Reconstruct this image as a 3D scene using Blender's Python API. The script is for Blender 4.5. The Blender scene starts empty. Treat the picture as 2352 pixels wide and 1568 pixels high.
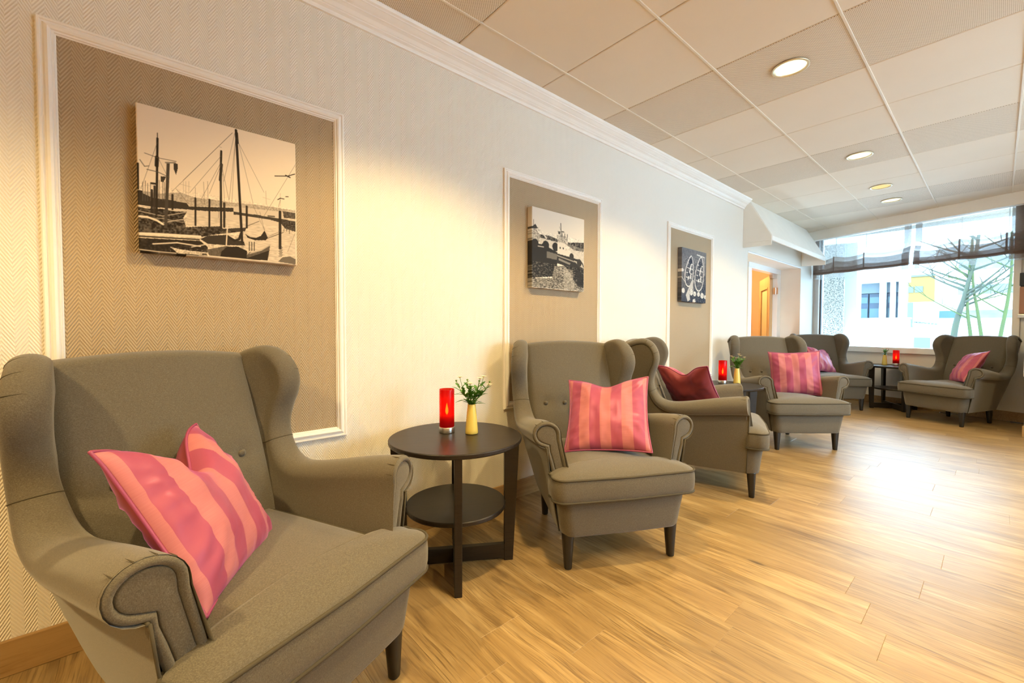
import bpy, math, random
from mathutils import Vector, Matrix, Euler, noise
import numpy as np

# ------------------------------------------------------------------ scene, camera, light
scene = bpy.context.scene
COL = scene.collection
R = math.radians

cam_data = bpy.data.cameras.new('camera')
cam_data.sensor_width = 36.0
cam_data.lens = 976.84 / 2352 * 36.0
cam_data.clip_start = 0.02
cam_data.clip_end = 400
cam = bpy.data.objects.new('camera', cam_data)
COL.objects.link(cam)
cam.location = (2.0086, 0.0, 1.08)
cam.rotation_euler = (R(90 - 1.715), R(-0.08), R(48.847))
scene.camera = cam

scene.view_settings.view_transform = 'Standard'
scene.view_settings.look = 'None'
scene.view_settings.gamma = 1.0
scene.view_settings.use_curve_mapping = False
scene.view_settings.exposure = 0.74
scene.cycles.use_denoising = True
scene.cycles.max_bounces = 10
scene.cycles.diffuse_bounces = 6
scene.cycles.glossy_bounces = 4
scene.cycles.transparent_max_bounces = 16
scene.cycles.sample_clamp_indirect = 6.0
scene.cycles.caustics_reflective = False
scene.cycles.caustics_refractive = False

SKY_STRENGTH = 8.0
LAMP_W = 118.0
LAMP_COL = (1.0, 0.735, 0.33)

world = bpy.data.worlds.new('overcast_sky')
scene.world = world
world.use_nodes = True
wn = world.node_tree
wn.nodes.clear()
w_out = wn.nodes.new('ShaderNodeOutputWorld')
w_bg = wn.nodes.new('ShaderNodeBackground')
w_bg.inputs['Color'].default_value = (0.62, 0.83, 1.0, 1)
w_bg.inputs['Strength'].default_value = SKY_STRENGTH
wn.links.new(w_bg.outputs[0], w_out.inputs[0])

# the window wall is not square to the room: its line in plan, direction and outward normal
WA = Vector((0.031, 7.878)); WD = Vector((0.9563, -0.2922)); WN = Vector((0.2922, 0.9563))
def wp(s, off, z):
    p = WA + WD * s + WN * off
    return (p.x, p.y, z)
WO = 0.44          # inner face of the window wall, measured out from the pelmet line
def wall_y(x, off=None):
    off = WO if off is None else off
    return WA.y + WN.y * off + (x - WA.x - WN.x * off) * WD.y / WD.x

# daylight portal in the window opening (guides sampling of the sky only)
pl = bpy.data.lights.new('window_portal', 'AREA')
pl.shape = 'RECTANGLE'; pl.size = 2.2; pl.size_y = 1.65
pl.cycles.is_portal = True
po = bpy.data.objects.new('window_portal', pl); COL.objects.link(po)
po.location = wp(1.0, WO+0.10, 1.63)
po.rotation_euler = (R(-90), 0, math.atan2(WD.y, WD.x))

# ------------------------------------------------------------------ helpers
H = 2.585          # ceiling height
class G:
    """collects geometry; build() links it as one mesh object"""
    def __init__(s): s.v = []; s.f = []
    def add(s, vs, fs):
        o = len(s.v); s.v += [tuple(p) for p in vs]; s.f += [tuple(i + o for i in f) for f in fs]; return s
    def box(s, x0, x1, y0, y1, z0, z1):
        return s.add([(x0,y0,z0),(x1,y0,z0),(x1,y1,z0),(x0,y1,z0),(x0,y0,z1),(x1,y0,z1),(x1,y1,z1),(x0,y1,z1)],
                     [(0,3,2,1),(4,5,6,7),(0,1,5,4),(1,2,6,5),(2,3,7,6),(3,0,4,7)])
    def prism(s, poly, a, b):
        """poly: points; a,b: functions point -> 3d for bottom and top"""
        n = len(poly)
        return s.add([a(p) for p in poly] + [b(p) for p in poly],
                     [tuple(range(n))[::-1], tuple(range(n, 2*n))] + [(i,(i+1)%n,n+(i+1)%n,n+i) for i in range(n)])
    def wbox(s, s0, s1, o0, o1, z0, z1):
        p = [(s0,o0),(s1,o0),(s1,o1),(s0,o1)]
        return s.prism(p, lambda q: wp(q[0],q[1],z0), lambda q: wp(q[0],q[1],z1))
    def grid(s, rows, closed_u=False, closed_v=False, cap0=False, cap1=False):
        nr, nc = len(rows), len(rows[0]); vs = [p for r in rows for p in r]; fs = []
        for i in range(nr if closed_v else nr-1):
            for j in range(nc if closed_u else nc-1):
                a, b = i*nc+j, i*nc+(j+1)%nc; c, d = ((i+1)%nr)*nc+(j+1)%nc, ((i+1)%nr)*nc+j
                fs.append((a,b,c,d))
        if cap0: fs.append(tuple(range(nc))[::-1])
        if cap1: fs.append(tuple((nr-1)*nc+j for j in range(nc)))
        return s.add(vs, fs)
    def lathe(s, prof, n=24, c=(0,0,0), cap0=True, cap1=True):
        rows = [[(c[0]+r*math.cos(2*math.pi*k/n), c[1]+r*math.sin(2*math.pi*k/n), c[2]+z) for k in range(n)] for r, z in prof]
        return s.grid(rows, closed_u=True, cap0=cap0, cap1=cap1)
    def tube(s, path, r, n=6, closed=False, taper=None):
        P = [Vector(p) for p in path]; m = len(P); rows = []; prev = None
        for i in range(m):
            a = P[(i-1) % m] if (closed or i > 0) else P[i]; b = P[(i+1) % m] if (closed or i < m-1) else P[i]
            t = (b-a); t = t.normalized() if t.length > 1e-9 else Vector((0,0,1))
            if prev is None:
                u = t.cross(Vector((0,0,1)));
                if u.length < 0.05: u = t.cross(Vector((1,0,0)))
            else:
                u = prev - t * prev.dot(t)
                if u.length < 1e-6: u = t.cross(Vector((1,0,0)))
            u.normalize(); prev = u; w = t.cross(u)
            rr = r if taper is None else r * taper[i]
            rows.append([P[i] + (u*math.cos(2*math.pi*k/n) + w*math.sin(2*math.pi*k/n))*rr for k in range(n)])
        return s.grid(rows, closed_u=True, closed_v=closed, cap0=not closed, cap1=not closed)
    def build(s, name, mat, parent=None, smooth=False, bevel=0, subsurf=0, loc=None, seg=2):
        me = bpy.data.meshes.new(name); me.from_pydata(s.v, [], s.f); me.update()
        if mat: me.materials.append(mat)
        if smooth: me.polygons.foreach_set('use_smooth', [True]*len(me.polygons))
        o = bpy.data.objects.new(name, me); COL.objects.link(o)
        if parent: o.parent = parent
        if loc: o.location = loc
        if bevel:
            m = o.modifiers.new('bevel', 'BEVEL'); m.width = bevel; m.segments = seg; m.limit_method = 'ANGLE'; m.angle_limit = R(35)
        if subsurf:
            m = o.modifiers.new('subsurf', 'SUBSURF'); m.levels = subsurf; m.render_levels = subsurf
        return o

def tag(o, label=None, cat=None, group=None, kind=None):
    if label: o['label'] = label
    if cat: o['category'] = cat
    if group: o['group'] = group
    if kind: o['kind'] = kind
    return o
def thing(name, loc=(0,0,0), rz=0, label=None, cat=None, group=None):
    o = bpy.data.objects.new(name, None); COL.objects.link(o); o.empty_display_size = 0.1
    o.location = loc; o.rotation_euler = (0,0,rz)
    return tag(o, label, cat, group)
def struct(o, label=None):
    return tag(o, label, kind='structure')
def copy_tree(o, parent=None):
    c = o.copy(); COL.objects.link(c)
    if parent: c.parent = parent
    for ch in o.children: copy_tree(ch, c)
    return c
def catmull(pts, n):
    """sample a Catmull-Rom spline through tuples of any length"""
    P = [np.array(p, float) for p in pts]; out = []; m = len(P)-1
    for k in range(n+1):
        t = k/n*m; i = min(int(t), m-1); u = t-i
        p0 = P[i-1] if i > 0 else 2*P[0]-P[1]; p1, p2 = P[i], P[i+1]; p3 = P[i+2] if i+2 <= m else 2*P[m]-P[m-1]
        out.append(0.5*((2*p1)+(-p0+p2)*u+(2*p0-5*p1+4*p2-p3)*u*u+(-p0+3*p1-3*p2+p3)*u**3))
    return out

# ------------------------------------------------------------------ materials
class NT:
    def __init__(s, name):
        s.m = bpy.data.materials.new(name); s.m.use_nodes = True; s.t = s.m.node_tree; s.t.nodes.clear()
        s.out = s.n('OutputMaterial')
    def n(s, kind, **kw):
        nd = s.t.nodes.new('ShaderNode'+kind)
        for k, v in kw.items(): setattr(nd, k, v)
        return nd
    def l(s, a, b): s.t.links.new(a, b)
    def val(s, sock, v):
        if hasattr(v, 'is_output') or isinstance(v, bpy.types.NodeSocket): s.l(v, sock)
        else: sock.default_value = v
    def math(s, op, a, b=None, c=None):
        nd = s.n('Math', operation=op)
        s.val(nd.inputs[0], a)
        if b is not None: s.val(nd.inputs[1], b)
        if c is not None: s.val(nd.inputs[2], c)
        return nd.outputs[0]
    def mix(s, f, a, b, blend='MIX'):
        nd = s.n('Mix', data_type='RGBA', blend_type=blend)
        s.val(nd.inputs[0], f)
        s.val(nd.inputs[6], a if not isinstance(a, tuple) else (*a[:3], 1)); s.val(nd.inputs[7], b if not isinstance(b, tuple) else (*b[:3], 1))
        return nd.outputs[2]
    def obj(s):
        tc = s.n('TexCoord'); return tc.outputs['Object']
    def xyz(s, v):
        nd = s.n('SeparateXYZ'); s.l(v, nd.inputs[0]); return nd.outputs
    def mapv(s, v, scale=(1,1,1), loc=(0,0,0), rot=(0,0,0)):
        nd = s.n('Mapping'); s.l(v, nd.inputs[0]); nd.inputs['Scale'].default_value = scale; nd.inputs['Location'].default_value = loc; nd.inputs['Rotation'].default_value = rot
        return nd.outputs[0]
    def noise(s, v, scale, detail=3, rough=0.5, dist=0):
        nd = s.n('TexNoise'); s.l(v, nd.inputs['Vector']); nd.inputs['Scale'].default_value = scale; nd.inputs['Detail'].default_value = detail
        nd.inputs['Roughness'].default_value = rough; nd.inputs['Distortion'].default_value = dist
        return nd.outputs['Fac']
    def ramp(s, f, stops):
        nd = s.n('ValToRGB'); s.l(f, nd.inputs[0]); e = nd.color_ramp.elements
        while len(e) > 1: e.remove(e[-1])
        e[0].position = stops[0][0]; e[0].color = (*stops[0][1], 1)
        for p, c in stops[1:]:
            k = e.new(p); k.color = (*c, 1)
        return nd.outputs[0]
    def bump(s, h, strength=0.3, dist=0.01):
        nd = s.n('Bump'); s.l(h, nd.inputs['Height']); nd.inputs['Strength'].default_value = strength; nd.inputs['Distance'].default_value = dist
        return nd.outputs[0]
    def pbr(s, col, rough=0.5, normal=None, **kw):
        b = s.n('BsdfPrincipled')
        s.val(b.inputs['Base Color'], (*col[:3], 1) if isinstance(col, tuple) else col)
        s.val(b.inputs['Roughness'], rough)
        if normal is not None: s.l(normal, b.inputs['Normal'])
        for k, v in kw.items():
            key = k.replace('_', ' ')
            s.val(b.inputs[key], v)
        s.l(b.outputs[0], s.out.inputs[0]); return b
def plain(name, col, rough=0.5, bump=0, bscale=60, **kw):
    t = NT(name); n = None
    c = t.obj(); f = t.noise(c, 7, 3)
    colr = t.mix(f, tuple(x*0.95 for x in col), tuple(min(1, x*1.04) for x in col))
    if bump: n = t.bump(t.noise(c, bscale, 4), bump, 0.004)
    t.pbr(colr, rough, n, **kw); return t.m

def herringbone(name, col, dark, strength):
    t = NT(name); c = t.obj(); x, y, z = t.xyz(c)
    tri = t.math('PINGPONG', t.math('ADD', y, 10.0), 0.0283)
    ph = t.math('ADD', z, t.math('MULTIPLY', tri, 1.7))
    st = t.math('SINE', t.math('MULTIPLY', ph, 2*math.pi/0.0137))
    fine = t.math('SINE', t.math('MULTIPLY', t.math('ADD', y, z), 2*math.pi/0.0035))
    h = t.math('ADD', t.math('MULTIPLY', st, 0.5), t.math('MULTIPLY', fine, 0.08))
    f = t.math('ADD', t.math('MULTIPLY', st, 0.5), 0.5)
    colr = t.mix(f, dark, col)
    colr = t.mix(t.math('MULTIPLY', t.noise(c, 2.5, 2), 0.12), colr, tuple(k*0.9 for k in col))
    t.pbr(colr, 0.75, t.bump(h, strength, 0.003)); return t.m

M = {}
M['wallpaper'] = herringbone('cream_wallpaper', (0.86, 0.82, 0.745), (0.77, 0.72, 0.635), 0.55)
M['panelpaper'] = herringbone('tan_wallpaper', (0.50, 0.385, 0.25), (0.37, 0.272, 0.162), 0.65)
M['paint'] = plain('cream_paint', (0.82, 0.78, 0.71), 0.6, 0.05, 90)
M['reveal'] = plain('peach_paint', (0.78, 0.66, 0.54), 0.6)
M['trim'] = plain('white_trim', (0.88, 0.85, 0.80), 0.4)
M['whitegloss'] = plain('white_gloss_frame', (0.80, 0.82, 0.84), 0.15)
M['brass'] = plain('downlight_rim', (0.72, 0.62, 0.42), 0.35, Metallic=0.6)
M['steel'] = plain('brushed_steel', (0.62, 0.60, 0.57), 0.28, Metallic=1.0)
M['white_metal'] = plain('white_metal', (0.78, 0.78, 0.78), 0.4)
M['rubber'] = plain('black_plastic', (0.02, 0.025, 0.03), 0.4)
M['gridbar'] = plain('ceiling_grid_bar', (0.74, 0.66, 0.54), 0.5)
M['slabgap'] = plain('ceiling_void', (0.30, 0.24, 0.17), 0.8)

def m_tile(perf):
    t = NT('perforated_ceiling_tile' if perf else 'plain_ceiling_tile'); c = t.obj(); x, y, z = t.xyz(c)
    oi = t.n('ObjectInfo')
    f = t.noise(c, 3, 3)
    col = t.mix(f, (0.75, 0.66, 0.54), (0.79, 0.71, 0.60))
    col = t.mix(t.math('MULTIPLY', oi.outputs['Random'], 0.35), col, (0.72, 0.63, 0.50))
    if perf:
        p = 0.0125
        def hole(dx):
            a = t.math('SUBTRACT', t.math('FRACT', t.math('DIVIDE', t.math('ADD', x, 10+dx), p)), 0.5)
            b = t.math('SUBTRACT', t.math('FRACT', t.math('DIVIDE', t.math('ADD', y, 10+dx), p)), 0.5)
            d = t.math('SQRT', t.math('ADD', t.math('MULTIPLY', a, a), t.math('MULTIPLY', b, b)))
            return t.math('LESS_THAN', d, 0.17)
        h = t.math('MAXIMUM', hole(0), hole(p/2))
        col = t.mix(h, col, (0.20, 0.13, 0.07))
    t.pbr(col, 0.7, t.bump(t.noise(c, 160, 2), 0.08, 0.002)); return t.m
M['tile'] = m_tile(False); M['tileperf'] = m_tile(True)

def m_wood(name, a, b, dk, rough, axis='x', spec=0.5, lt=None, rnd=0.0):
    t = NT(name); c = t.obj()
    oi = t.n('ObjectInfo')
    vm = t.n('VectorMath', operation='ADD'); cm = t.n('CombineXYZ')
    t.l(t.math('MULTIPLY', oi.outputs['Random'], 37.0), cm.inputs[0]); t.l(t.math('MULTIPLY', oi.outputs['Random'], 11.0), cm.inputs[1])
    t.l(c, vm.inputs[0]); t.l(cm.outputs[0], vm.inputs[1]); v = vm.outputs[0]
    def sc(l, w): return {'x': (l, w, w), 'y': (w, l, w), 'z': (w, w, l)}[axis]
    warp = t.noise(t.mapv(v, sc(1.5, 5)), 1.0, 2)
    wv = t.n('VectorMath', operation='ADD'); wc = t.n('CombineXYZ'); wsh = t.math('MULTIPLY', t.math('SUBTRACT', warp, 0.5), 0.10)
    t.l(wsh, wc.inputs[1 if axis != 'y' else 0]); t.l(v, wv.inputs[0]); t.l(wc.outputs[0], wv.inputs[1]); v2 = wv.outputs[0]
    g1 = t.noise(t.mapv(v2, sc(1.3, 16)), 1.4, 5, 0.62, 0.8)
    g2 = t.noise(t.mapv(v2, sc(3.0, 85)), 1.6, 3, 0.65)
    blot = t.noise(t.mapv(v, sc(1.6, 5)), 1.2, 3, 0.6)
    knots = t.n('TexVoronoi'); t.l(t.mapv(v, sc(1.6, 5.0)), knots.inputs['Vector']); knots.inputs['Scale'].default_value = 1.0
    kf = t.ramp(knots.outputs['Distance'], [(0.0, (1,1,1)), (0.04, (0.75,0.75,0.75)), (0.07, (0.25,0.25,0.25)), (0.16, (0,0,0))])
    lt = lt or a
    base = t.ramp(g1, [(0.28, dk), (0.42, b), (0.56, a), (0.72, lt)])
    base = t.mix(t.ramp(g2, [(0.36, (0.85,0.85,0.85)), (0.50, (0,0,0))]), base, dk)
    base = t.mix(t.ramp(blot, [(0.36, (0.7,0.7,0.7)), (0.52, (0,0,0))]), base, b)
    base = t.mix(t.ramp(blot, [(0.55, (0,0,0)), (0.72, (0.6,0.6,0.6))]), base, lt)
    base = t.mix(kf, base, tuple(k*0.45 for k in dk))
    if rnd:
        hs = t.n('HueSaturation'); t.l(base, hs.inputs['Color'])
        t.l(t.math('ADD', t.math('MULTIPLY', oi.outputs['Random'], rnd), 1-rnd*0.45), hs.inputs['Value']); base = hs.outputs[0]
    n = t.bump(g2, 0.10, 0.0015)
    t.pbr(base, t.math('ADD', rough, t.math('MULTIPLY', g2, 0.08)), n, Specular_IOR_Level=spec); return t.m
M['plank'] = m_wood('oak_floor_plank', (0.365, 0.242, 0.100), (0.275, 0.172, 0.064), (0.140, 0.081, 0.028), 0.345, 'x', 0.95, (0.465, 0.335, 0.165), 0.24)
M['basewood'] = m_wood('oak_baseboard', (0.42, 0.27, 0.12), (0.36, 0.22, 0.09), (0.25, 0.14, 0.05), 0.35, 'y', 0.4)
M['doorwood'] = m_wood('honey_door', (0.62, 0.42, 0.20), (0.58, 0.38, 0.17), (0.52, 0.33, 0.14), 0.35, 'z', 0.4)
M['espresso'] = m_wood('espresso_veneer', (0.019, 0.013, 0.009), (0.015, 0.010, 0.007), (0.008, 0.005, 0.004), 0.33, 'y', 0.38)
M['legwood'] = plain('dark_leg_wood', (0.010, 0.007, 0.005), 0.38)

def m_fabric():
    t = NT('taupe_woven_fabric'); c = t.obj(); x, y, z = t.xyz(c)
    a = t.noise(t.mapv(c, (260, 260, 1500)), 1.0, 2); b = t.noise(t.mapv(c, (1500, 1500, 220)), 1.0, 2)
    big = t.noise(c, 6, 3)
    f = t.math('ADD', t.math('MULTIPLY', a, 0.5), t.math('MULTIPLY', b, 0.5))
    col = t.ramp(f, [(0.30, (0.044, 0.036, 0.024)), (0.5, (0.096, 0.080, 0.056)), (0.70, (0.190, 0.165, 0.122))])
    col = t.mix(t.math('MULTIPLY', big, 0.25), col, (0.086, 0.072, 0.050))
    t.pbr(col, 0.85, t.bump(f, 0.35, 0.0015), Sheen_Weight=0.25, Sheen_Roughness=0.5); return t.m
M['fabric'] = m_fabric()
M['welt'] = plain('taupe_welt_cord', (0.060, 0.049, 0.030), 0.9)

def m_silk():
    t = NT('striped_pink_silk'); c = t.obj(); x, y, z = t.xyz(c)
    fr = t.math('FRACT', t.math('DIVIDE', t.math('ADD', x, 2.12+0.0265), 0.106))
    st = t.math('LESS_THAN', fr, 0.5)
    front = t.math('GREATER_THAN', y, -0.004)
    st = t.math('MULTIPLY', st, front)
    sl = t.noise(t.mapv(c, (14, 14, 420)), 1.0, 3, 0.65)
    matte = t.mix(sl, (0.41, 0.125, 0.140), (0.51, 0.185, 0.190))
    big = t.noise(c, 9, 2)
    satin = t.mix(big, (0.27, 0.048, 0.108), (0.40, 0.088, 0.140))
    back = t.mix(big, (0.19, 0.034, 0.042), (0.27, 0.052, 0.055))
    satin = t.mix(front, back, satin)
    col = t.mix(st, satin, matte)
    rough = t.math('ADD', 0.40, t.math('MULTIPLY', st, 0.18))
    n = t.bump(t.noise(t.mapv(c, (30, 30, 500)), 1.0, 2), 0.12, 0.001)
    b = t.pbr(col, rough, n, Sheen_Weight=0.55, Sheen_Roughness=0.35, Specular_IOR_Level=0.45)
    b.inputs['Sheen Tint'].default_value = (0.62, 0.22, 0.75, 1); b.inputs['Specular Tint'].default_value = (1.0, 0.55, 0.75, 1)
    return t.m
M['silk'] = m_silk()
M['silktrim'] = plain('plum_silk_edge', (0.30, 0.05, 0.13), 0.4)

def m_vcol(name):
    t = NT(name); a = t.n('Attribute'); a.attribute_name = 'print'
    t.pbr(a.outputs['Color'], 0.7, t.bump(t.noise(t.obj(), 700, 2), 0.08, 0.001), Specular_IOR_Level=0.12); return t.m
M['print'] = m_vcol('canvas_print')
M['canvas_edge'] = plain('canvas_raw_edge', (0.70, 0.62, 0.50), 0.7)

def m_glass(name, tint=(0.93, 0.98, 1.0)):
    t = NT(name); tr = t.n('BsdfTransparent'); tr.inputs[0].default_value = (*tint, 1)
    gl = t.n('BsdfGlossy'); gl.inputs['Roughness'].default_value = 0.02
    fr = t.n('Fresnel'); fr.inputs[0].default_value = 1.35
    mx = t.n('MixShader'); t.l(fr.outputs[0], mx.inputs[0]); t.l(tr.outputs[0], mx.inputs[1]); t.l(gl.outputs[0], mx.inputs[2])
    t.l(mx.outputs[0], t.out.inputs[0]); return t.m
M['glass'] = m_glass('clear_glass')

def m_sheer(name, col, alpha):
    t = NT(name); c = t.obj()
    tr = t.n('BsdfTransparent'); df = t.n('BsdfDiffuse'); tl = t.n('BsdfTranslucent')
    w = t.noise(t.mapv(c, (40, 40, 260)), 1.0, 2)
    colr = t.mix(w, tuple(k*0.8 for k in col), col)
    t.l(colr, df.inputs[0]); t.l(colr, tl.inputs[0])
    m1 = t.n('MixShader'); m1.inputs[0].default_value = 0.45; t.l(df.outputs[0], m1.inputs[1]); t.l(tl.outputs[0], m1.inputs[2])
    m2 = t.n('MixShader'); t.val(m2.inputs[0], t.math('ADD', alpha-0.12, t.math('MULTIPLY', w, 0.24)))
    t.l(tr.outputs[0], m2.inputs[1]); t.l(m1.outputs[0], m2.inputs[2]); t.l(m2.outputs[0], t.out.inputs[0]); return t.m
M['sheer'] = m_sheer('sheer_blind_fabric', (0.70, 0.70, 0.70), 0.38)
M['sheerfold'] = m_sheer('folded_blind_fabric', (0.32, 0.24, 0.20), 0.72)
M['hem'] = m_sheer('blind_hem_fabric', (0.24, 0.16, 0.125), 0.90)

def m_redglass():
    t = NT('red_frosted_glass')
    tr = t.n('BsdfTransparent'); tr.inputs[0].default_value = (0.95, 0.30, 0.13, 1)
    tl = t.n('BsdfTranslucent'); tl.inputs[0].default_value = (0.95, 0.02, 0.02, 1)
    df = t.n('BsdfPrincipled'); df.inputs['Base Color'].default_value = (0.42, 0.006, 0.010, 1); df.inputs['Roughness'].default_value = 0.25
    a = t.n('MixShader'); a.inputs[0].default_value = 0.62; t.l(tl.outputs[0], a.inputs[1]); t.l(df.outputs[0], a.inputs[2])
    b = t.n('MixShader'); b.inputs[0].default_value = 0.58; t.l(tr.outputs[0], b.inputs[1]); t.l(a.outputs[0], b.inputs[2])
    t.l(b.outputs[0], t.out.inputs[0]); return t.m
M['redglass'] = m_redglass()
def m_emit(name, col, s):
    t = NT(name); e = t.n('Emission'); e.inputs[0].default_value = (*col, 1); e.inputs[1].default_value = s; t.l(e.outputs[0], t.out.inputs[0]); return t.m
M['flame'] = m_emit('flame_bulb_glow', (1.0, 0.80, 0.22), 16)
M['lens'] = m_emit('downlight_lens_glow', (1.0, 0.86, 0.50), 1.25)
M['lensdim'] = m_emit('downlight_lens_dim', (1.0, 0.70, 0.30), 0.75)
M['wax'] = plain('candle_wax', (0.75, 0.16, 0.10), 0.5)
M['vase'] = plain('yellow_ceramic', (0.66, 0.51, 0.12), 0.22)
M['stem'] = plain('flower_stem_green', (0.13, 0.24, 0.04), 0.5)
M['leaf'] = plain('flower_leaf_green', (0.10, 0.27, 0.03), 0.5)
M['petal'] = plain('cream_petals', (0.90, 0.74, 0.55), 0.6)
M['pollen'] = plain('flower_centre', (0.72, 0.42, 0.08), 0.7)

# ------------------------------------------------------------------ floor
YB, XR = -2.6, 4.6
floor = struct(G().box(-0.02, XR, YB, 8.4, -0.10, -0.012).build('floor', plain('floor_screed', (0.16, 0.10, 0.05), 0.8)), 'honey oak plank floor running square to the picture wall')
rng = random.Random(4)
PW, PL = 0.182, 1.22
rows = []
y = 1.058 - PW*21
k = 0
plank_boxes = []
while y < 8.34:
    x = -rng.random()*PL
    if abs(y-1.058) < 0.02: x = 1.101-PL
    if abs(y-(1.058+4*PW)) < 0.02: x = 1.772-PL*2
    y0, y1 = max(y, YB), min(y+PW, 8.34)
    while x < XR and y1 > y0+0.01:
        x0, x1 = max(x, 0.0), min(x+PL, XR)
        xm = (8.34-(y0+y1)/2)/0.3056
        x1 = min(x1, xm+0.03)
        if x1-x0 > 0.03: plank_boxes.append((x0, x1, y0, y1))
        x += PL
    y += PW
camxy = Vector((2.0086, 0.0))
def seen(b):
    cx, cy = (b[0]+b[1])/2, (b[2]+b[3])/2
    d = Vector((cx, cy))-camxy; f = Vector((-math.sin(R(48.85)), math.cos(R(48.85)))); a = d.dot(f)
    return (0 if a > 0.25 else 100) + d.length
plank_boxes.sort(key=seen)
def plank_geo(g, b, cx=0, cy=0):
    x0, x1, y0, y1 = b; x0 -= cx; x1 -= cx; y0 -= cy; y1 -= cy; e = 0.0001; c = 0.0009
    lo = [(x0+e,y0+e,-0.012),(x1-e,y0+e,-0.012),(x1-e,y1-e,-0.012),(x0+e,y1-e,-0.012)]
    mid = [(a,b_,-0.0006) for a,b_,_ in lo]
    top = [(x0+e+c,y0+e+c,0),(x1-e-c,y0+e+c,0),(x1-e-c,y1-e-c,0),(x0+e+c,y1-e-c,0)]
    g.grid([lo, mid, top], closed_u=True, cap1=True)
cache = {}
for b in plank_boxes[:300]:
    dx, dy = round(b[1]-b[0], 3), round(b[3]-b[2], 3)
    if (dx, dy) not in cache:
        g = G(); plank_geo(g, (-dx/2, dx/2, -dy/2, dy/2)); o = g.build('plank', M['plank'], floor); cache[(dx, dy)] = o.data
    else:
        o = bpy.data.objects.new('plank', cache[(dx, dy)]); COL.objects.link(o); o.parent = floor
    o.location = ((b[0]+b[1])/2, (b[2]+b[3])/2, 0)
if plank_boxes[300:]:
    g = G()
    for b in plank_boxes[300:]: plank_geo(g, b)
    tag(g.build('planks', M['plank'], floor), kind='stuff')

# ------------------------------------------------------------------ ceiling: lay-in tiles on bars
ceiling = struct(G().box(-0.3, XR+0.1, YB-0.1, 8.6, H+0.012, H+0.10).build('ceiling', M['slabgap']), 'suspended ceiling of square plain and perforated beige tiles')
XL = [0.0, 0.295] + [0.295+0.592*k for k in range(1, 9)]
XL = [x for x in XL if x < XR-0.05] + [XR]
Y0, DY = 1.297, 0.6235
YL = [Y0+DY*k for k in range(-7, 12)]
YL = [y for y in YL if y > YB+0.1]; YL = [YB] + YL
tcache = {}
for i in range(len(XL)-1):
    x0, x1 = XL[i], XL[i+1]
    for j in range(len(YL)-1):
        y0, y1 = YL[j], YL[j+1]
        lim0, lim1 = wall_y(x0, 0.05), wall_y(x1, 0.05)
        kk = round((y0-Y0)/DY)
        perf = (kk % 3 == 2)
        if y0 >= max(lim0, lim1)-0.03: continue
        ya, yb = min(y1, lim0), min(y1, lim1)
        if min(ya, yb) < y0+0.02: ya = max(ya, y0+0.02); yb = max(yb, y0+0.02)
        cx, cy = (x0+x1)/2, (y0+y1)/2
        key = (round(x1-x0,3), round(y1-y0,3), round(ya-y0,3), round(yb-y0,3), perf)
        if key in tcache:
            o = bpy.data.objects.new('ceiling_tile', tcache[key]); COL.objects.link(o); o.parent = ceiling
        else:
            e, c = 0.0022, 0.004
            p = [(x0+e-cx,y0+e-cy),(x1-e-cx,y0+e-cy),(x1-e-cx,yb-e-cy),(x0+e-cx,ya-e-cy)]
            q = [(x0+e+c-cx,y0+e+c-cy),(x1-e-c-cx,y0+e+c-cy),(x1-e-c-cx,yb-e-c-cy),(x0+e+c-cx,ya-e-c-cy)]
            g = G(); g.grid([[(a,b,0.014) for a,b in p], [(a,b,0.003) for a,b in p], [(a,b,0.0) for a,b in q]], closed_u=True)
            g.f.append((8,11,10,9))
            # flip winding so the underside faces down
            g.f = [tuple(reversed(f)) if len(f) == 4 and f != (8,11,10,9) else f for f in g.f]
            o = g.build('ceiling_tile', M['tileperf' if perf else 'tile'], ceiling); tcache[key] = o.data
        o.location = (cx, cy, H)
for x in XL[1:-1]:
    yl = wall_y(x, 0.02)
    G().box(x-0.006, x+0.006, YB, yl, H-0.0045, H+0.004).build('grid_bar', M['gridbar'], ceiling, bevel=0.002)

# ------------------------------------------------------------------ walls
YD0, YD1, ZD = 5.52, 7.61, 2.01
wl = G()
wl.box(-0.28, 0, YB-0.1, YD0, 0, H+0.02)
wl.box(-0.28, 0, YD0, YD1, ZD, H+0.02)
wl.box(-0.28, 0, YD1, 8.38, 0, H+0.02)
wall_left = struct(wl.build('wall_left', M['wallpaper']), 'long cream wall papered in raised herringbone')
wr = G(); wr.box(XR, XR+0.12, YB-0.1, 7.2, 0, 0.80); wr.box(XR, XR+0.12, YB-0.1, 7.2, 2.35, H+0.02); wr.box(XR, XR+0.12, YB-0.1, 2.3, 0.8, 2.35); wr.box(XR, XR+0.12, 5.6, 7.2, 0.8, 2.35)  # opening added in this unseen wall to let in neutral fill daylight
for yy in (3.95,): wr.box(XR, XR+0.12, yy-0.06, yy+0.06, 0.8, 2.35)
wall_right = struct(wr.build('wall_right', M['paint']), 'unseen cream side wall with an added opening for daylight fill')
w2 = struct(thing('window_fill', (XR+0.06, 3.95, 0.8)), 'unseen strip of windows added to the side wall for daylight fill')  # glazing for the added fill opening, out of view
G().box(-0.004, 0.004, -1.66, 1.66, 0.0, 1.55).build('glass_pane', M['glass'], w2)
wall_back = struct(G().box(-0.28, XR+0.12, YB-0.12, YB, 0, H+0.02).build('wall_back', M['paint']), 'plain cream rear wall')
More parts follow.
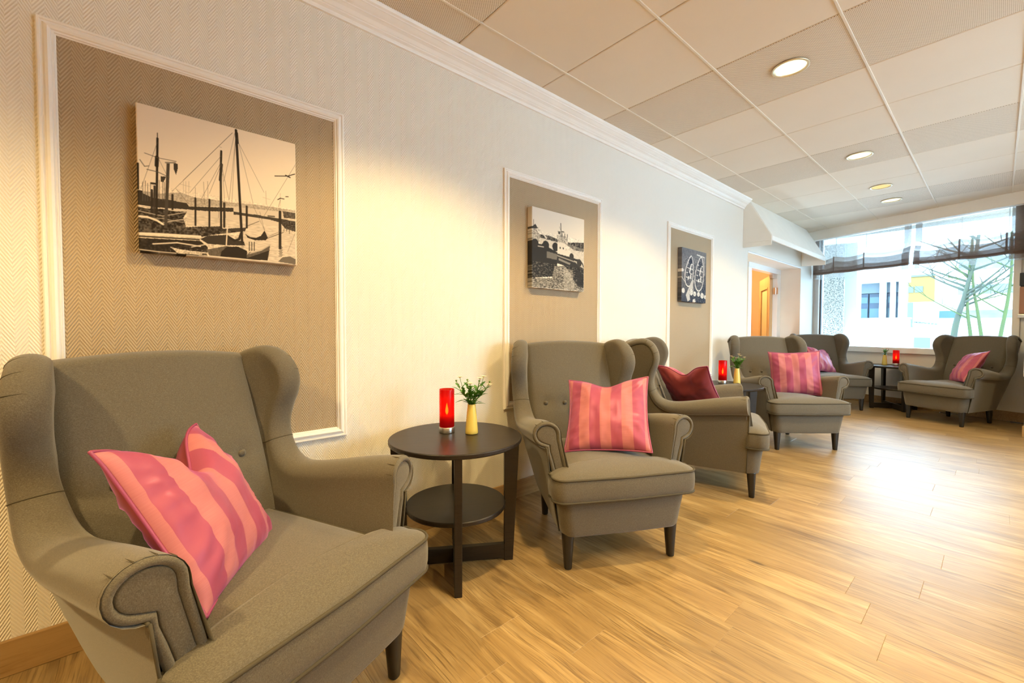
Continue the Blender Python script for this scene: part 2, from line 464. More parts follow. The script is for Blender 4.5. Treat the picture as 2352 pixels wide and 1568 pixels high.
# window wall: parapet, pier to the right of the window, lintel
S0, S1 = -0.167, 2.052
ww = G()
ww.wbox(S0-0.15, 4.9, WO, WO+0.16, 0.0, 0.745)
ww.wbox(S1, 4.9, WO, WO+0.16, 0.745, H+0.02)
ww.wbox(S0-0.15, S1, WO, WO+0.16, 2.56, H+0.02)
wall_window = struct(ww.build('wall_window', M['paint']), 'cream wall around the wide window')
beam = struct(G().wbox(-0.12, 4.9, 0.0, 0.10, 2.446, H).build('trim_1', M['paint'], bevel=0.004), 'cream pelmet beam across the top of the window')
part = G().box(2.185, XR, 6.66, 6.80, 0.60, 2.02)
part.box(2.200, XR, 6.672, 6.80, 0.0, 0.60)
partition = struct(part.build('wall_partition', M['paint'], bevel=0.006), 'waist-stepped cream partition end at the right edge')
# baseboards
struct(G().box(0, 0.013, YB, YD0, 0, 0.112).build('baseboard_left', M['basewood'], bevel=0.003), 'oak baseboard along the picture wall')
struct(G().box(0, 0.013, YD1, wall_y(0.0)-0.005, 0, 0.112).build('baseboard_corner', M['basewood'], bevel=0.003))
struct(G().wbox(S0+0.01, 4.6, WO-0.014, WO, 0, 0.115).build('baseboard_window', M['basewood'], bevel=0.003), 'oak baseboard under the window')
struct(G().box(2.186, XR, 6.652, 6.672, 0, 0.112).build('baseboard_partition', M['basewood'], bevel=0.003))
struct(G().box(XR-0.013, XR, YB, 6.65, 0, 0.112).build('baseboard_right', M['basewood']))
struct(G().box(0.013, XR-0.013, YB, YB+0.013, 0, 0.112).build('baseboard_back', M['basewood']))
# crown moulding
prof = [(0,2.484),(.012,2.484),(.015,2.492),(.015,2.500),(.026,2.506),(.026,2.512),(.030,2.514),(.040,2.528),(.052,2.535),(.056,2.535),(.056,2.541),(.066,2.546),(.080,2.558),(.084,2.558),(.084,2.565),(.092,2.570),(.097,2.580),(.097,2.5845),(0,2.5845)]
g = G(); g.grid([[(x, yy, z) for x, z in prof] for yy in (YB, 5.365)], closed_u=True, cap0=True, cap1=True)
struct(g.build('trim_2', M['trim']), 'white stepped crown moulding under the ceiling')

# framed panels on the wall
mp = [(0,0),(0,.011),(.004,.015),(.009,.015),(.011,.010),(.015,.010),(.020,.018),(.027,.021),(.033,.018),(.035,.012),(.040,.012),(.042,.007),(.045,.006),(.045,0)]
def wall_frame(n, y0, y1, z0, z1, label):
    root = struct(thing('trim_%d' % n, (0, (y0+y1)/2, z0)), label)
    ym, zm = (y0+y1)/2, z0
    w = 0.045
    co = [(y0-w, z0-w), (y1+w, z0-w), (y1+w, z1+w), (y0-w, z1+w)]
    sg = [(1,1),(-1,1),(-1,-1),(1,-1)]
    for k in range(4):
        a, b = co[k], co[(k+1) % 4]; sa, sb = sg[k], sg[(k+1) % 4]
        ra = [(h, a[0]+sa[0]*o-ym, a[1]+sa[1]*o-zm) for o, h in mp]; rb = [(h, b[0]+sb[0]*o-ym, b[1]+sb[1]*o-zm) for o, h in mp]
        g = G(); g.grid([ra, rb], closed_u=True, cap0=True, cap1=True); g.build('moulding_rail', M['trim'], root)
    g = G().box(0, 0.003, y0-0.003, y1+0.003, z0-0.003, z1+0.003)
    g.build('wallpaper_panel', M['panelpaper'], wall_left)
ZP0, ZP1 = 0.626, 2.014
wall_frame(3, -0.185, 0.676, ZP0, ZP1, 'white moulding frame around the tan panel behind the nearest armchair')
wall_frame(4, 1.729, 2.606, ZP0, ZP1, 'white moulding frame around the middle tan panel')
wall_frame(5, 3.675, 4.522, ZP0, ZP1, 'white moulding frame around the farthest tan panel')

# slanted duct hood over the door recess
hood = struct(thing('trim_6', (0, 5.365, 2.03)), 'cream sloping-fronted box housing over the doorway')
def hood_part(name, poly, ya, yb):
    g = G(); g.prism(poly, lambda p: (p[0], ya-5.365, p[1]-2.03), lambda p: (p[0], yb-5.365, p[1]-2.03)); return g.build(name, M['paint'], hood, bevel=0.002)
endp = [(0.001,2.037),(0.303,2.03),(0.303,2.135),(0.052,H-0.001),(0.001,H-0.001)]
hood_part('end_panel', endp, 5.366, 5.384)
hood_part('end_panel', endp, 7.62, 7.64)
hood_part('slanted_front', [(0.300,2.118),(0.306,2.135),(0.058,H-0.001),(0.038,H-0.001),(0.286,2.127)], 5.384, 7.62)
hood_part('front_lip', [(0.288,2.085),(0.306,2.085),(0.306,2.135),(0.288,2.128)], 5.384, 7.62)
hood_part('cover_strip', [(0.001,2.085),(0.304,2.078),(0.3055,2.083),(0.001,2.090)], 5.362, 5.3665)

# ------------------------------------------------------------------ doorway, open door and hall
XDP = -0.285
dr = struct(thing('door_1', (XDP, 6.5, 0)), 'open honey-wood door in the deep doorway')
def dpart(name, g, m, bevel=0.003, parent=dr, **k):
    g.v = [(x-XDP, y-6.5, z) for x, y, z in g.v]; return g.build(name, m, parent, bevel=bevel, **k)
dpart('jamb', G().box(XDP-0.07, XDP+0.02, 7.46, 7.605, 0, 1.93), M['trim'])
dpart('jamb', G().box(XDP-0.07, XDP+0.02, 6.30, 6.41, 0, 1.93), M['trim'])
dpart('head', G().box(XDP-0.07, XDP+0.02, 6.30, 7.605, 1.93, 2.008), M['whitegloss'])
dpart('lining', G().box(XDP+0.005, -0.002, 7.606, 7.609, 0.0, 2.008), M['reveal'], bevel=0)
dpart('lining', G().box(XDP+0.005, -0.002, YD0+0.001, 7.606, 2.006, 2.0095), M['reveal'], bevel=0)
dpart('side_wall', G().box(XDP-0.07, XDP, YD0-0.05, 6.30, 0, 2.3), M['paint'], bevel=0)
dpart('edge_trim', G().box(-0.012, 0.006, YD0+0.0, YD1, 2.002, 2.022), M['whitegloss'])
leaf_root = thing('leaf', (0, 0, 0)); leaf_root.parent = dr
leaf_root.location = (-0.06, 7.43-6.5, 0); leaf_root.rotation_euler = (0, 0, R(118))
# leaf built along +x from its hinge
lg = G(); W_, T_, HL = 0.86, 0.04, 1.915
for a in ((0.0,0.14,0.02,HL),(W_-0.14,W_,0.02,HL),(0.14,W_-0.14,HL-0.17,HL),(0.14,W_-0.14,0.02,0.34)):
    lg.box(a[0], a[1], -T_/2, T_/2, a[2], a[3])
lg.build('stile', M['doorwood'], leaf_root, bevel=0.003)
G().box(0.135, W_-0.135, -0.004, 0.004, 0.33, HL-0.165).build('pane', plain('frosted_door_glass', (0.72, 0.60, 0.34), 0.35), leaf_root)
bd = G()
for s in (-1, 1):
    y0, y1 = (0.016, 0.026) if s > 0 else (-0.026, -0.016)
    bd.box(0.14, 0.158, y0, y1, 0.34, HL-0.17); bd.box(W_-0.158, W_-0.14, y0, y1, 0.34, HL-0.17); bd.box(0.158, W_-0.158, y0, y1, HL-0.188, HL-0.17); bd.box(0.158, W_-0.158, y0, y1, 0.34, 0.358)
bd.build('glazing_bead', M['doorwood'], leaf_root)
hg = G(); hg.lathe([(0.009,0),(0.009,0.10)], 10, (0,0,0)); hg.box(0.0, 0.035, -0.003, 0.003, 0, 0.10); hg.box(-0.035, 0, -0.003, 0.003, 0, 0.10)
h1 = hg.build('hinge', M['steel'], dr, loc=(0.0, 7.43-6.5, 1.62))
h2 = bpy.data.objects.new('hinge', h1.data); COL.objects.link(h2); h2.parent = dr; h2.location = (0.0, 7.43-6.5, 0.25)
G().box(-0.02, 0.03, -0.16, 0.02, 0, 0.05).build('door_closer', M['steel'], dr, bevel=0.004, loc=(-0.01, 7.40-6.5, 1.86))
# hall beyond the doorway
HX0, HX1, HY0, HY1 = -2.3, -0.36, 5.0, 9.6
struct(G().box(HX0, HX1+0.1, HY0, HY1, -0.1, -0.005).build('floor_hall', M['basewood']))
struct(G().box(HX0, HX1+0.08, HY0, HY1, 2.45, 2.55).build('ceiling_hall', M['paint']))
hw = G(); hw.box(HX0-0.1, HX0, HY0, HY1, 0, 2.5); hw.box(HX0, HX1, HY0-0.1, HY0, 0, 2.5); hw.box(HX0, HX1+0.08, HY1, HY1+0.1, 0, 2.5); hw.box(HX1, HX1+0.08, 7.58, HY1, 0, 2.5); hw.box(HX1, HX1+0.08, 6.3, 7.6, 2.0, 2.5); hw.box(HX1, HX1+0.08, HY0, 6.36, 0, 2.5)
struct(hw.build('wall_hall', plain('hall_paint', (0.80, 0.62, 0.40), 0.6)))
hl = thing('hall_ceiling_lamp', (-1.2, 7.6, 2.45), 0, 'small round opal lamp on the hall ceiling beyond the doorway', 'lamp')
G().lathe([(0.10,0),(0.10,-0.02),(0.085,-0.05),(0.05,-0.065)], 20).build('opal_shade', m_emit('opal_glow', (1.0, 0.72, 0.38), 3.0), hl, True)
ld = bpy.data.lights.new('hall_light', 'POINT'); ld.energy = 50; ld.color = (1.0, 0.66, 0.30); ld.shadow_soft_size = 0.08
lo = bpy.data.objects.new('hall_light', ld); COL.objects.link(lo); lo.parent = hl; lo.location = (0, 0, -0.16)

# ------------------------------------------------------------------ window: frame, pane, blinds
ZS, ZT = 0.822, 2.575
win = struct(thing('window_1', wp(1.0, WO, 0.745)), 'wide single-pane window with white frame')
def wpart(name, g, m, parent=win, bevel=0.003, smooth=False):
    o0 = Vector(parent.location) if parent.parent is None else Vector(parent.parent.location)
    g.v = [(p[0]-o0.x, p[1]-o0.y, p[2]-o0.z) for p in g.v]; return g.build(name, m, parent, bevel=bevel, smooth=smooth)
wpart('sill', G().wbox(S0+0.01, S1+0.02, WO-0.04, WO+0.16, 0.745, ZS), M['whitegloss'])
wpart('frame_side', G().wbox(S0, S0+0.075, WO-0.015, WO+0.12, ZS, ZT), M['whitegloss'])
wpart('frame_side', G().wbox(S1-0.012, S1+0.05, WO-0.015, WO+0.12, ZS, ZT), M['paint'])
wpart('frame_head', G().wbox(S0+0.075, S1-0.012, WO+0.02, WO+0.12, ZT-0.05, ZT), M['whitegloss'])
wpart('glass_pane', G().wbox(S0+0.07, S1-0.01, WO+0.06, WO+0.066, ZS-0.002, ZT-0.045), M['glass'], bevel=0)
wpart('gasket', G().wbox(S0+0.075, S0+0.09, WO+0.03, WO+0.06, ZS, ZT-0.05), M['rubber'], bevel=0)

def roman_blind(s0, s1, cords, hem_l, hem_r, off, label):
    root = thing('roman_blind', wp(s0, off, 1.9), 0, label, 'blind', 'sheer roman blinds')
    edges = [s0] + cords + [s1]
    def sag(s, amt):
        for a, b in zip(edges[:-1], edges[1:]):
            if a <= s <= b:
                u = (s-a)/max(b-a, 1e-6); return -amt*4*u*(1-u)
        return 0
    N = 60; ss = [s0+(s1-s0)*i/N for i in range(N+1)]
    def sheet(name, z0, z1, o, sg0, sg1, mat, bulge=0.0, rows=6):
        rr = []
        for r in range(rows+1):
            t = r/rows
            rr.append([wp(s, o-bulge*math.sin(math.pi*t)+0.004*math.sin(s*23+z0*9), z0+sag(s, sg0)+(z1+sag(s, sg1)-z0-sag(s, sg0))*t) for s in ss])
        return wpart(name, G().grid(rr), mat, root, bevel=0, smooth=True)
    sheet('sheet', 2.55, 2.16, off, 0, 0.02, M['sheer'])
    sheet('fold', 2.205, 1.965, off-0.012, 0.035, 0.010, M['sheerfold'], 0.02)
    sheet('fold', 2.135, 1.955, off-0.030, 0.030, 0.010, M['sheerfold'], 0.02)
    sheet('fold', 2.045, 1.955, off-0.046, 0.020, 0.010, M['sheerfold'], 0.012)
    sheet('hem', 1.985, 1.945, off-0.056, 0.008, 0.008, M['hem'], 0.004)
    sheet('flap', 1.95, 1.885, off-0.004, 0.008, 0.018, M['sheer'])
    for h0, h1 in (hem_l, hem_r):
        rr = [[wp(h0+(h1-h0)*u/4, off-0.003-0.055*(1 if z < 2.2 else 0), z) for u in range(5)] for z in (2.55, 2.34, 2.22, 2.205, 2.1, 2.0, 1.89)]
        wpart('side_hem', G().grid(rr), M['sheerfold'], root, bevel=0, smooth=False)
    for c in cords:
        wpart('tape', G().wbox(c-0.006, c+0.006, off-0.0035, off-0.0015, 2.2, 2.55), M['sheer'], root, bevel=0)
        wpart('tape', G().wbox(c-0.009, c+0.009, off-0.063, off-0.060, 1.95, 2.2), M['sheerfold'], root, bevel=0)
    return root
roman_blind(-0.10, 1.122, [0.20, 0.60], (-0.10, -0.045), (1.045, 1.122), 0.34, 'sheer grey roman blind on the side by the doorway, drawn up into folds')
roman_blind(1.165, 2.46, [1.62, 2.02], (1.165, 1.235), (2.04, 2.46), 0.34, 'sheer grey roman blind above the right armchair, drawn up into folds')

# wall bits beside the window
rad = thing('radiator', wp(2.30, WO-0.045, 0.16), math.atan2(WD.y, WD.x), 'white column radiator on the wall behind the rightmost armchair', 'radiator')
for k in range(4):
    G().box(-0.10+k*0.055, -0.10+k*0.055+0.042, -0.03, 0.03, 0.0, 0.50).build('column', M['white_metal'], rad, bevel=0.012)
G().box(-0.10, 0.11, -0.012, 0.012, 0.03, 0.06).build('header', M['white_metal'], rad)
G().box(-0.10, 0.11, -0.012, 0.012, 0.43, 0.46).build('header', M['white_metal'], rad)
sb = thing('wall_dispenser', wp(2.13, WO-0.002, 1.21), math.atan2(WD.y, WD.x), 'narrow dispenser with black top on the wall strip right of the window', 'dispenser')
G().box(-0.028, 0.028, -0.05, 0.0, 0.05, 0.36).build('body', plain('copper_brown_plastic', (0.42, 0.20, 0.12), 0.4), sb, bevel=0.006)
G().box(-0.030, 0.030, -0.054, 0.0, 0.37, 0.52).build('cap', M['rubber'], sb, bevel=0.006)
G().box(-0.036, 0.036, -0.06, 0.0, 0.0, 0.045).build('drip_tray', M['steel'], sb, bevel=0.004)

# ------------------------------------------------------------------ ceiling downlights
def downlight(x, y, label, power, dim=False, group='recessed ceiling downlights', cone=130):
    root = thing('ceiling_downlight', (x, y, H), 0, label, 'lamp', group)
    n = 40
    G().lathe([(0.083,0.001),(0.092,-0.003),(0.094,-0.007),(0.090,-0.010),(0.080,-0.008),(0.078,-0.001)], n, cap0=False, cap1=False).build('rim', M['brass'], root, True)
    G().lathe([(0.001,-0.0025),(0.05,-0.0025),(0.0785,-0.0015)], n, cap1=False).build('lens', M['lensdim' if dim else 'lens'], root, True)
    if power:
        ld = bpy.data.lights.new('downlight_bulb', 'SPOT'); ld.energy = power; ld.color = LAMP_COL; ld.spot_size = R(cone); ld.spot_blend = 0.42; ld.shadow_soft_size = 0.05
        lo = bpy.data.objects.new('downlight_bulb', ld); COL.objects.link(lo); lo.parent = root; lo.location = (0, 0, -0.02)
    return root
downlight(1.185, 2.843, 'lit round downlight nearest the camera, set in a perforated tile', LAMP_W*0.8)
downlight(1.180, 4.716, 'second lit round downlight from the camera', LAMP_W*0.45)
downlight(1.155, 5.906, 'round downlight with an amber unlit-looking lens, third from the camera', LAMP_W*0.08, True)
downlight(1.150, 6.614, 'lit round downlight closest to the window', LAMP_W*0.22)
downlight(1.185, 0.970, 'round downlight above and outside the top of the photo', LAMP_W)
for xx in (3.00,):  # extra row added out of view to fill the room with light
    for yy in (-1.5, 0.97, 2.843, 4.716):
        downlight(xx, yy, 'round fill downlight added in the unseen right half of the room', LAMP_W*0.8)
downlight(1.185, -1.2, 'round fill downlight added behind the camera near the rear wall', LAMP_W)  # added out of view as one more fill light

# ------------------------------------------------------------------ armchair
def smooth_poly(pts, k=1):
    for _ in range(k):
        n = len(pts); pts = [((pts[i-1][0]+2*pts[i][0]+pts[(i+1) % n][0])/4, (pts[i-1][1]+2*pts[i][1]+pts[(i+1) % n][1])/4) for i in range(n)]
    return pts
def offset_poly(pts, d):
    """inward offset of a counter-clockwise or clockwise 2d polygon"""
    n = len(pts); area = sum(pts[i][0]*pts[(i+1) % n][1]-pts[(i+1) % n][0]*pts[i][1] for i in range(n)); sgn = 1 if area > 0 else -1
    out = []
    for i in range(n):
        ax, az = pts[i-1]; bx, bz = pts[(i+1) % n]; tx, tz = bx-ax, bz-az; L = math.hypot(tx, tz) or 1
        out.append((pts[i][0]-tz/L*d*sgn, pts[i][1]+tx/L*d*sgn))
    return out

#            y      z     xin   xout   b     D     xib   xs    hs
STN = [( .300, .662, .284, .412, .060, .26, .245, .350, .120),
       ( .200, .650, .279, .409, .058, .25, .245, .347, .115),
       ( .100, .634, .273, .403, .055, .235, .245, .344, .108),
       ( .000, .615, .267, .396, .051, .215, .244, .342, .098),
       (-.090, .600, .263, .388, .047, .20, .243, .342, .088),
       (-.165, .596, .262, .381, .043, .18, .242, .344, .076),
       (-.222, .615, .266, .376, .038, .165, .244, .350, .062),
       (-.258, .660, .273, .372, .034, .15, .248, .356, .050),
       (-.275, .715, .281, .374, .030, .14, .252, .364, .042),
       (-.268, .775, .290, .381, .028, .15, .256, .373, .038),
       (-.248, .832, .297, .388, .027, .16, .258, .380, .036),
       (-.240, .885, .299, .389, .027, .17, .258, .381, .036),
       (-.252, .940, .294, .384, .028, .17, .256, .376, .036),
       (-.285, .988, .285, .372, .029, .16, .252, .363, .037),
       (-.335, 1.014, .273, .357, .029, .13, .246, .347, .037),
       (-.395, 1.010, .262, .342, .028, .10, .240, .331, .036),
       (-.450, .990, .252, .330, .027, .065, .234, .319, .035),
       (-.497, .962, .245, .320, .026, .06, .230, .309, .033)]
NS = 68
SPLAY = 0.20         # arm fronts are turned outwards
ST = catmull(STN, NS)
SPLIT = int(NS*7.45/17)          # seam between arm and wing
def station_frames():
    out = []
    for i, s in enumerate(ST):
        a, b = ST[max(i-1, 0)], ST[min(i+1, NS)]; t = np.array([b[0]-a[0], b[1]-a[1]]); t /= np.linalg.norm(t)
        out.append((s, np.array([t[1], -t[0]])))     # outward normal in (y,z): up for the arm, forward for the wing
    return out
FR = station_frames()
def section(i, sx):
    s, nn = FR[i]; y, z, xin, xout, b, D, xib, xs, hs = s; xc, a = (xin+xout)/2, (xout-xin)/2
    pts = [(xin-0.001, -b-0.02)]
    for k in range(0, 13):
        th = math.pi*(1-k/12); pts.append((xc+a*math.cos(th), -b+b*math.sin(th)))
    h2 = hs-b
    for k in range(1, 6):
        th = math.pi/2*k/5; pts.append((xs+(xout-xs)*math.cos(th), -b-h2*math.sin(th)))
    P = [[x, y+h*nn[0], z+h*nn[1]] for x, h in pts]
    # inner face: runs down to the seat along the arm, and back into the backrest along the wing
    k = i/NS*17; e = min(1, max(0, (k-5.0)/2.5)); e = e*e*(3-2*e)
    za = 0.58+0.36*max(0, (k-5.0)/12.0); ya = -0.235-0.215*((za-0.40)/0.58)-0.02
    an = ((y-D*nn[0])*(1-e)+ya*e, (z-D*nn[1])*(1-e)+za*e)
    q = P[0]; inner = []
    for u in (0.0, 0.35, 0.7):
        inner.append([xib+(q[0]-xib)*u, an[0]+(q[1]-an[0])*u, an[1]+(q[2]-an[1])*u])
    P = inner+P
    sh = SPLAY*max(0.0, 1-k/3.0)
    for p in P: p[1] -= sh*(p[0]-0.25)
    return [(sx*p[0], p[1], p[2]) for p in P]
NB = int(NS*5.2/17)
def rear_bottom(i, sx):
    if i <= NB:
        u = i/NB; return (sx*(0.288-0.060*u), 0.286-0.561*u, 0.158)
    u = (i-NB)/(NS-NB)
    return (sx*(0.228+0.078*u+0.012*math.sin(math.pi*u)), -0.275-0.228*u-0.012*math.sin(math.pi*u), 0.158+0.792*u)
def make_chair():
    root = thing('wing_armchair')
    F = M['fabric']
    # sides
    for sx in (1, -1):
        flip = (lambda r: r) if sx > 0 else (lambda r: [list(reversed(q)) for q in r])
        arm_rows = [section(i, sx) for i in range(0, SPLIT+1)]
        wing_rows = [section(i, sx) for i in range(SPLIT, NS+1)]
        # front border of the arm: outline closed along the stem, rolled in towards the scroll panel
        sec = section(0, sx); outl = [(abs(p[0]), p[2]) for p in sec]
        stem = [(0.350, 0.52), (0.338, 0.48), (0.328, 0.44), (0.319, 0.40)]
        outl = outl + stem
        yf = 0.300
        base = [(0.245, 0.40)] + outl[1:]
        def ring(off, yy):
            q = offset_poly(base, off)
            return [(sx*x, yy-SPLAY*(x-0.25), z) for x, z in q]
        rings = [[(sx*x, yf-0.004-SPLAY*(x-0.25), z) for x, z in base], ring(0.004, yf+0.007), ring(0.010, yf+0.010), ring(0.016, yf+0.007), ring(0.0195, yf-0.003)]
        ag = G(); ag.grid(flip(arm_rows[::-1]))
        ag.grid(flip(rings), closed_u=True)
        arm = ag.build('arm', F, root, smooth=True)
        pr = [ring(0.0195, yf-0.004), ring(0.0215, yf+0.003), ring(0.026, yf+0.004)]
        pg = G(); pg.grid(flip(pr), closed_u=True, cap1=True)
        pg.build('scroll_panel', F, arm, smooth=True)
        # pleats over the front roll
        for k in (5, 7, 9, 11, 13):
            if k >= len(base): continue
            a = base[k]
            q = offset_poly(base, 0.012)[k]
            ys_ = -SPLAY*(a[0]-0.25); p0 = Vector((sx*a[0], yf-0.032+ys_, a[1])); p1 = Vector((sx*a[0], yf-0.002+ys_, a[1])); p2 = Vector((sx*q[0], yf+0.009-SPLAY*(q[0]-0.25), q[1]))
            G().tube([p0, (p0+p1)/2, p1, p2], 0.0017, 5, taper=[0.1, 0.6, 1, 0.7]).build('pleat', M['welt'], arm, True)
        wg = G(); wg.grid(flip(wing_rows[::-1]))
        wing = wg.build('wing', F, root, smooth=True)
        for k in (0.70, 0.755, 0.81):
            i = int(NS*k); s = section(i, sx)
            G().tube([s[j] for j in range(11, 18)], 0.0014, 5, taper=[0.2, .5, .8, 1, 1, 1, .8]).build('pleat', M['welt'], wing, True)
        # cross seam between wing and arm
        G().tube(section(SPLIT, sx)[2:20], 0.0016, 5).build('seam', M['welt'], wing, True)
        # outer side panel
        rws = []
        for i in range(NS+1):
            o = Vector(section(i, sx)[-1]); b = Vector(rear_bottom(i, sx)); col = []
            for k in range(7):
                u = k/6; p = o.lerp(b, u); p.x += sx*0.006*math.sin(math.pi*u); col.append(p)
            rws.append(col)
        sg = G(); sg.grid(flip([list(r) for r in rws]))
        side = sg.build('side_panel', F, root, smooth=True)
        G().tube([Vector(section(i, sx)[-1])+Vector((sx*0.002, 0, 0)) for i in range(0, NS+1)], 0.0042, 6).build('piping', M['welt'], side, True)
        G().tube([rws[0][k]+Vector((0, 0.001, 0)) for k in range(7)], 0.003, 6).build('piping', M['welt'], side, True)
    # backrest: reclined, arched top, tufted
    nz = 26; rows = []
    def y_in(z): return -0.205-0.215*((z-0.40)/0.58)
    def y_out(z): u = (z-0.158)/0.792; return -0.275-0.228*u-0.012*math.sin(math.pi*min(1, max(0, u)))
    nx = 28
    bz = 0.642; bxs = (-0.174, -0.058, 0.058, 0.174)
    for r in range(nz+1):
        t = r/nz; z = 0.30+(0.962-0.30)*t
        w = 0.266+0.006*t; row = []
        for j in range(nx+1):
            u = -1+2*j/nx; x = u*w
            puff = 0.022*(1-u**4)*min(1, 0.4+t)
            d = 0
            for bx in bxs: d += 0.016*math.exp(-((x-bx)/0.022)**2-((z-bz)/0.020)**2)
            d += 0.006*math.exp(-((z-bz)/0.012)**2)*(1-u**6)
            edge = 0.020*max(0, abs(u)-0.93)/0.07
            zz = z+0.022*(1-u*u)*t**4
            row.append((x, y_in(zz)+puff-d-edge, zz))
        rows.append(row)
    # round over the top to the outside back
    topz = [r[2] for r in rows[-1]]
    for k in range(1, 9):
        a = math.pi*k/8; row = []
        for j in range(nx+1):
            x, y, z = rows[nz][j]; yo = y_out(min(0.95, z)); xm = x*(1+0.125*k/8)
            yc, rad = (y+yo)/2, (y-yo)/2
            row.append((xm, yc+rad*math.cos(a), z+0.022*math.sin(a)))
        rows.append(row)
    for r in range(1, 13):
        t = r/12; row = []
        for j in range(nx+1):
            u = -1+2*j/nx; z0 = topz[j]; z = z0+(0.158-z0)*t; w = 0.306-0.078*t+0.012*math.sin(math.pi*t)
            row.append((u*w, y_out(z), z))
        rows.append(row)
    bg = G(); bg.grid([list(reversed(r)) for r in rows])
    back = bg.build('backrest', F, root, smooth=True)
    for bx in bxs:
        yb = y_in(bz)+0.022*(1-(bx/0.25)**4)-0.010
        g = G(); g.lathe([(0.002,0.0085),(0.007,0.008),(0.0125,0.0045),(0.0135,0.0),(0.010,-0.004)], 14)
        o = g.build('button', F, back, smooth=True, loc=(bx, yb, bz)); o.rotation_euler = (R(-90-18), 0, 0)
    # base
    def plan(w, yfr, yrr, wr, n=7, rad=0.055):
        pts = [(-wr, yrr), (wr, yrr), (wr+(w-wr)*0.5, yrr*0.5+0.1)]
        for k in range(n+1):
            a = math.pi/2*k/n; pts.append((w-rad+rad*math.cos(a), yfr-rad+rad*math.sin(a)))
        for q in (-0.5, 0, 0.5): pts.append((-q*w*0.8, yfr+0.006*(1-abs(q))))
        for k in range(n+1):
            a = math.pi/2+math.pi/2*k/n; pts.append((-w+rad+rad*math.cos(a), yfr-rad+rad*math.sin(a)))
        pts.append((-(wr+(w-wr)*0.5), yrr*0.5+0.1))
        return pts
    lv = [(0.156,0.274,0.352),(0.158,0.283,0.361),(0.168,0.289,0.366),(0.20,0.294,0.369),(0.25,0.301,0.374),(0.30,0.308,0.379),(0.325,0.313,0.383),(0.335,0.308,0.378)]
    bg = G(); bg.grid([[(x, y, z) for x, y in plan(w, yf_, -0.262, 0.218)] for z, w, yf_ in lv], closed_u=True, cap0=True, cap1=True)
    bo = bg.build('base', F, root, smooth=True)
    # seat cushion with a wide front
    def tplan():
        pts = [(-0.236, -0.225), (0.236, -0.225), (0.241, -0.05), (0.243, 0.15), (0.244, 0.290), (0.262, 0.300), (0.300, 0.286)]
        rad = 0.055; w, yf_ = 0.344, 0.410
        pts += [(0.327, 0.282), (0.341, 0.300)]
        for k in range(9):
            a = -0.5+ (math.pi/2+0.5)*k/8; pts.append((w-rad+rad*math.cos(a), yf_-rad+rad*math.sin(a)))
        for q in (0.75, 0.5, 0.25, 0): pts.append((q*(w-rad), yf_+0.010*(1-q)))
        right = pts[1:]
        left = [(-x, y) for x, y in reversed(right[:-1])]
        return right+left
    tp = tplan()
    def tring(s, z, grow=0.0):
        out = []
        for x, y in tp:
            cy = min(max(y, -0.02), 0.26)
            l = math.hypot(x, y-cy) or 1
            out.append((x*s+grow*x/l, cy+(y-cy)*s+grow*(y-cy)/l, z))
        return out
    rg = [tring(0.85, 0.326), tring(0.975, 0.328), tring(1.0, 0.333), tring(1.0, 0.356, 0.005), tring(1.0, 0.385, 0.006), tring(1.0, 0.410, 0.004), tring(1.0, 0.428),
          tring(0.975, 0.4345), tring(0.92, 0.4435), tring(0.82, 0.454), tring(0.65, 0.464), tring(0.45, 0.470), tring(0.25, 0.473), tring(0.08, 0.474)]
    cg = G(); cg.grid(rg, closed_u=True, cap0=True, cap1=True)
    cu = cg.build('seat_cushion', F, root, smooth=True)
    for z in (0.429, 0.3315):
        G().tube(tring(1.0, z, 0.0015), 0.0048, 6, closed=True).build('piping', M['welt'], cu, True)
    # legs
    for lx, ly, t in ((0.258, 0.318, 0), (-0.258, 0.318, 0), (0.192, -0.232, 1), (-0.192, -0.232, 1)):
        rows = []
        for z, w in ((0.165, 0.027), (0.158, 0.027), (0.08, 0.0215), (0.004, 0.0165), (0.0, 0.0145)):
            dy = (-0.012 if t else 0.004)*(1-z/0.158); n = 16; q = []
            for k in range(n):
                a = 2*math.pi*(k+0.5)/n; c_, s_ = math.cos(a), math.sin(a); m = (abs(c_)**3+abs(s_)**3)**(-1/3)
                q.append((lx+w*m*c_, ly+dy+w*m*s_, z))
            rows.append(q)
        G().grid(rows[::-1], closed_u=True, cap0=True, cap1=True).build('leg', M['legwood'], root, True)
    return root
CHAIRS = [(0.600, 0.212, -67.2, 'taupe wing armchair nearest the camera, in front of the sailing ship picture'),
          (0.593, 1.814, -118.40, 'taupe wing armchair to the right of the nearest side table, under the tugboat picture'),
          (0.588, 3.045, -66.0, 'taupe wing armchair seen side-on, turned away between the tugboat and rowing boat pictures'),
          (0.655, 4.690, -131.82, 'taupe wing armchair in front of the open doorway, facing the room'),
          (0.430, 7.310, -143.5, 'taupe wing armchair in the far corner between doorway and window'),
          (1.680, 7.225, -207.2, 'taupe wing armchair at the right end under the window')]
proto = make_chair()
chairs = []
for i, (x, y, a, lab) in enumerate(CHAIRS):
    o = proto if i == 0 else copy_tree(proto)
    o.location = (x, y, 0); o.rotation_euler = (0, 0, R(a)); tag(o, lab, 'armchair', 'taupe wing armchairs'); chairs.append(o)

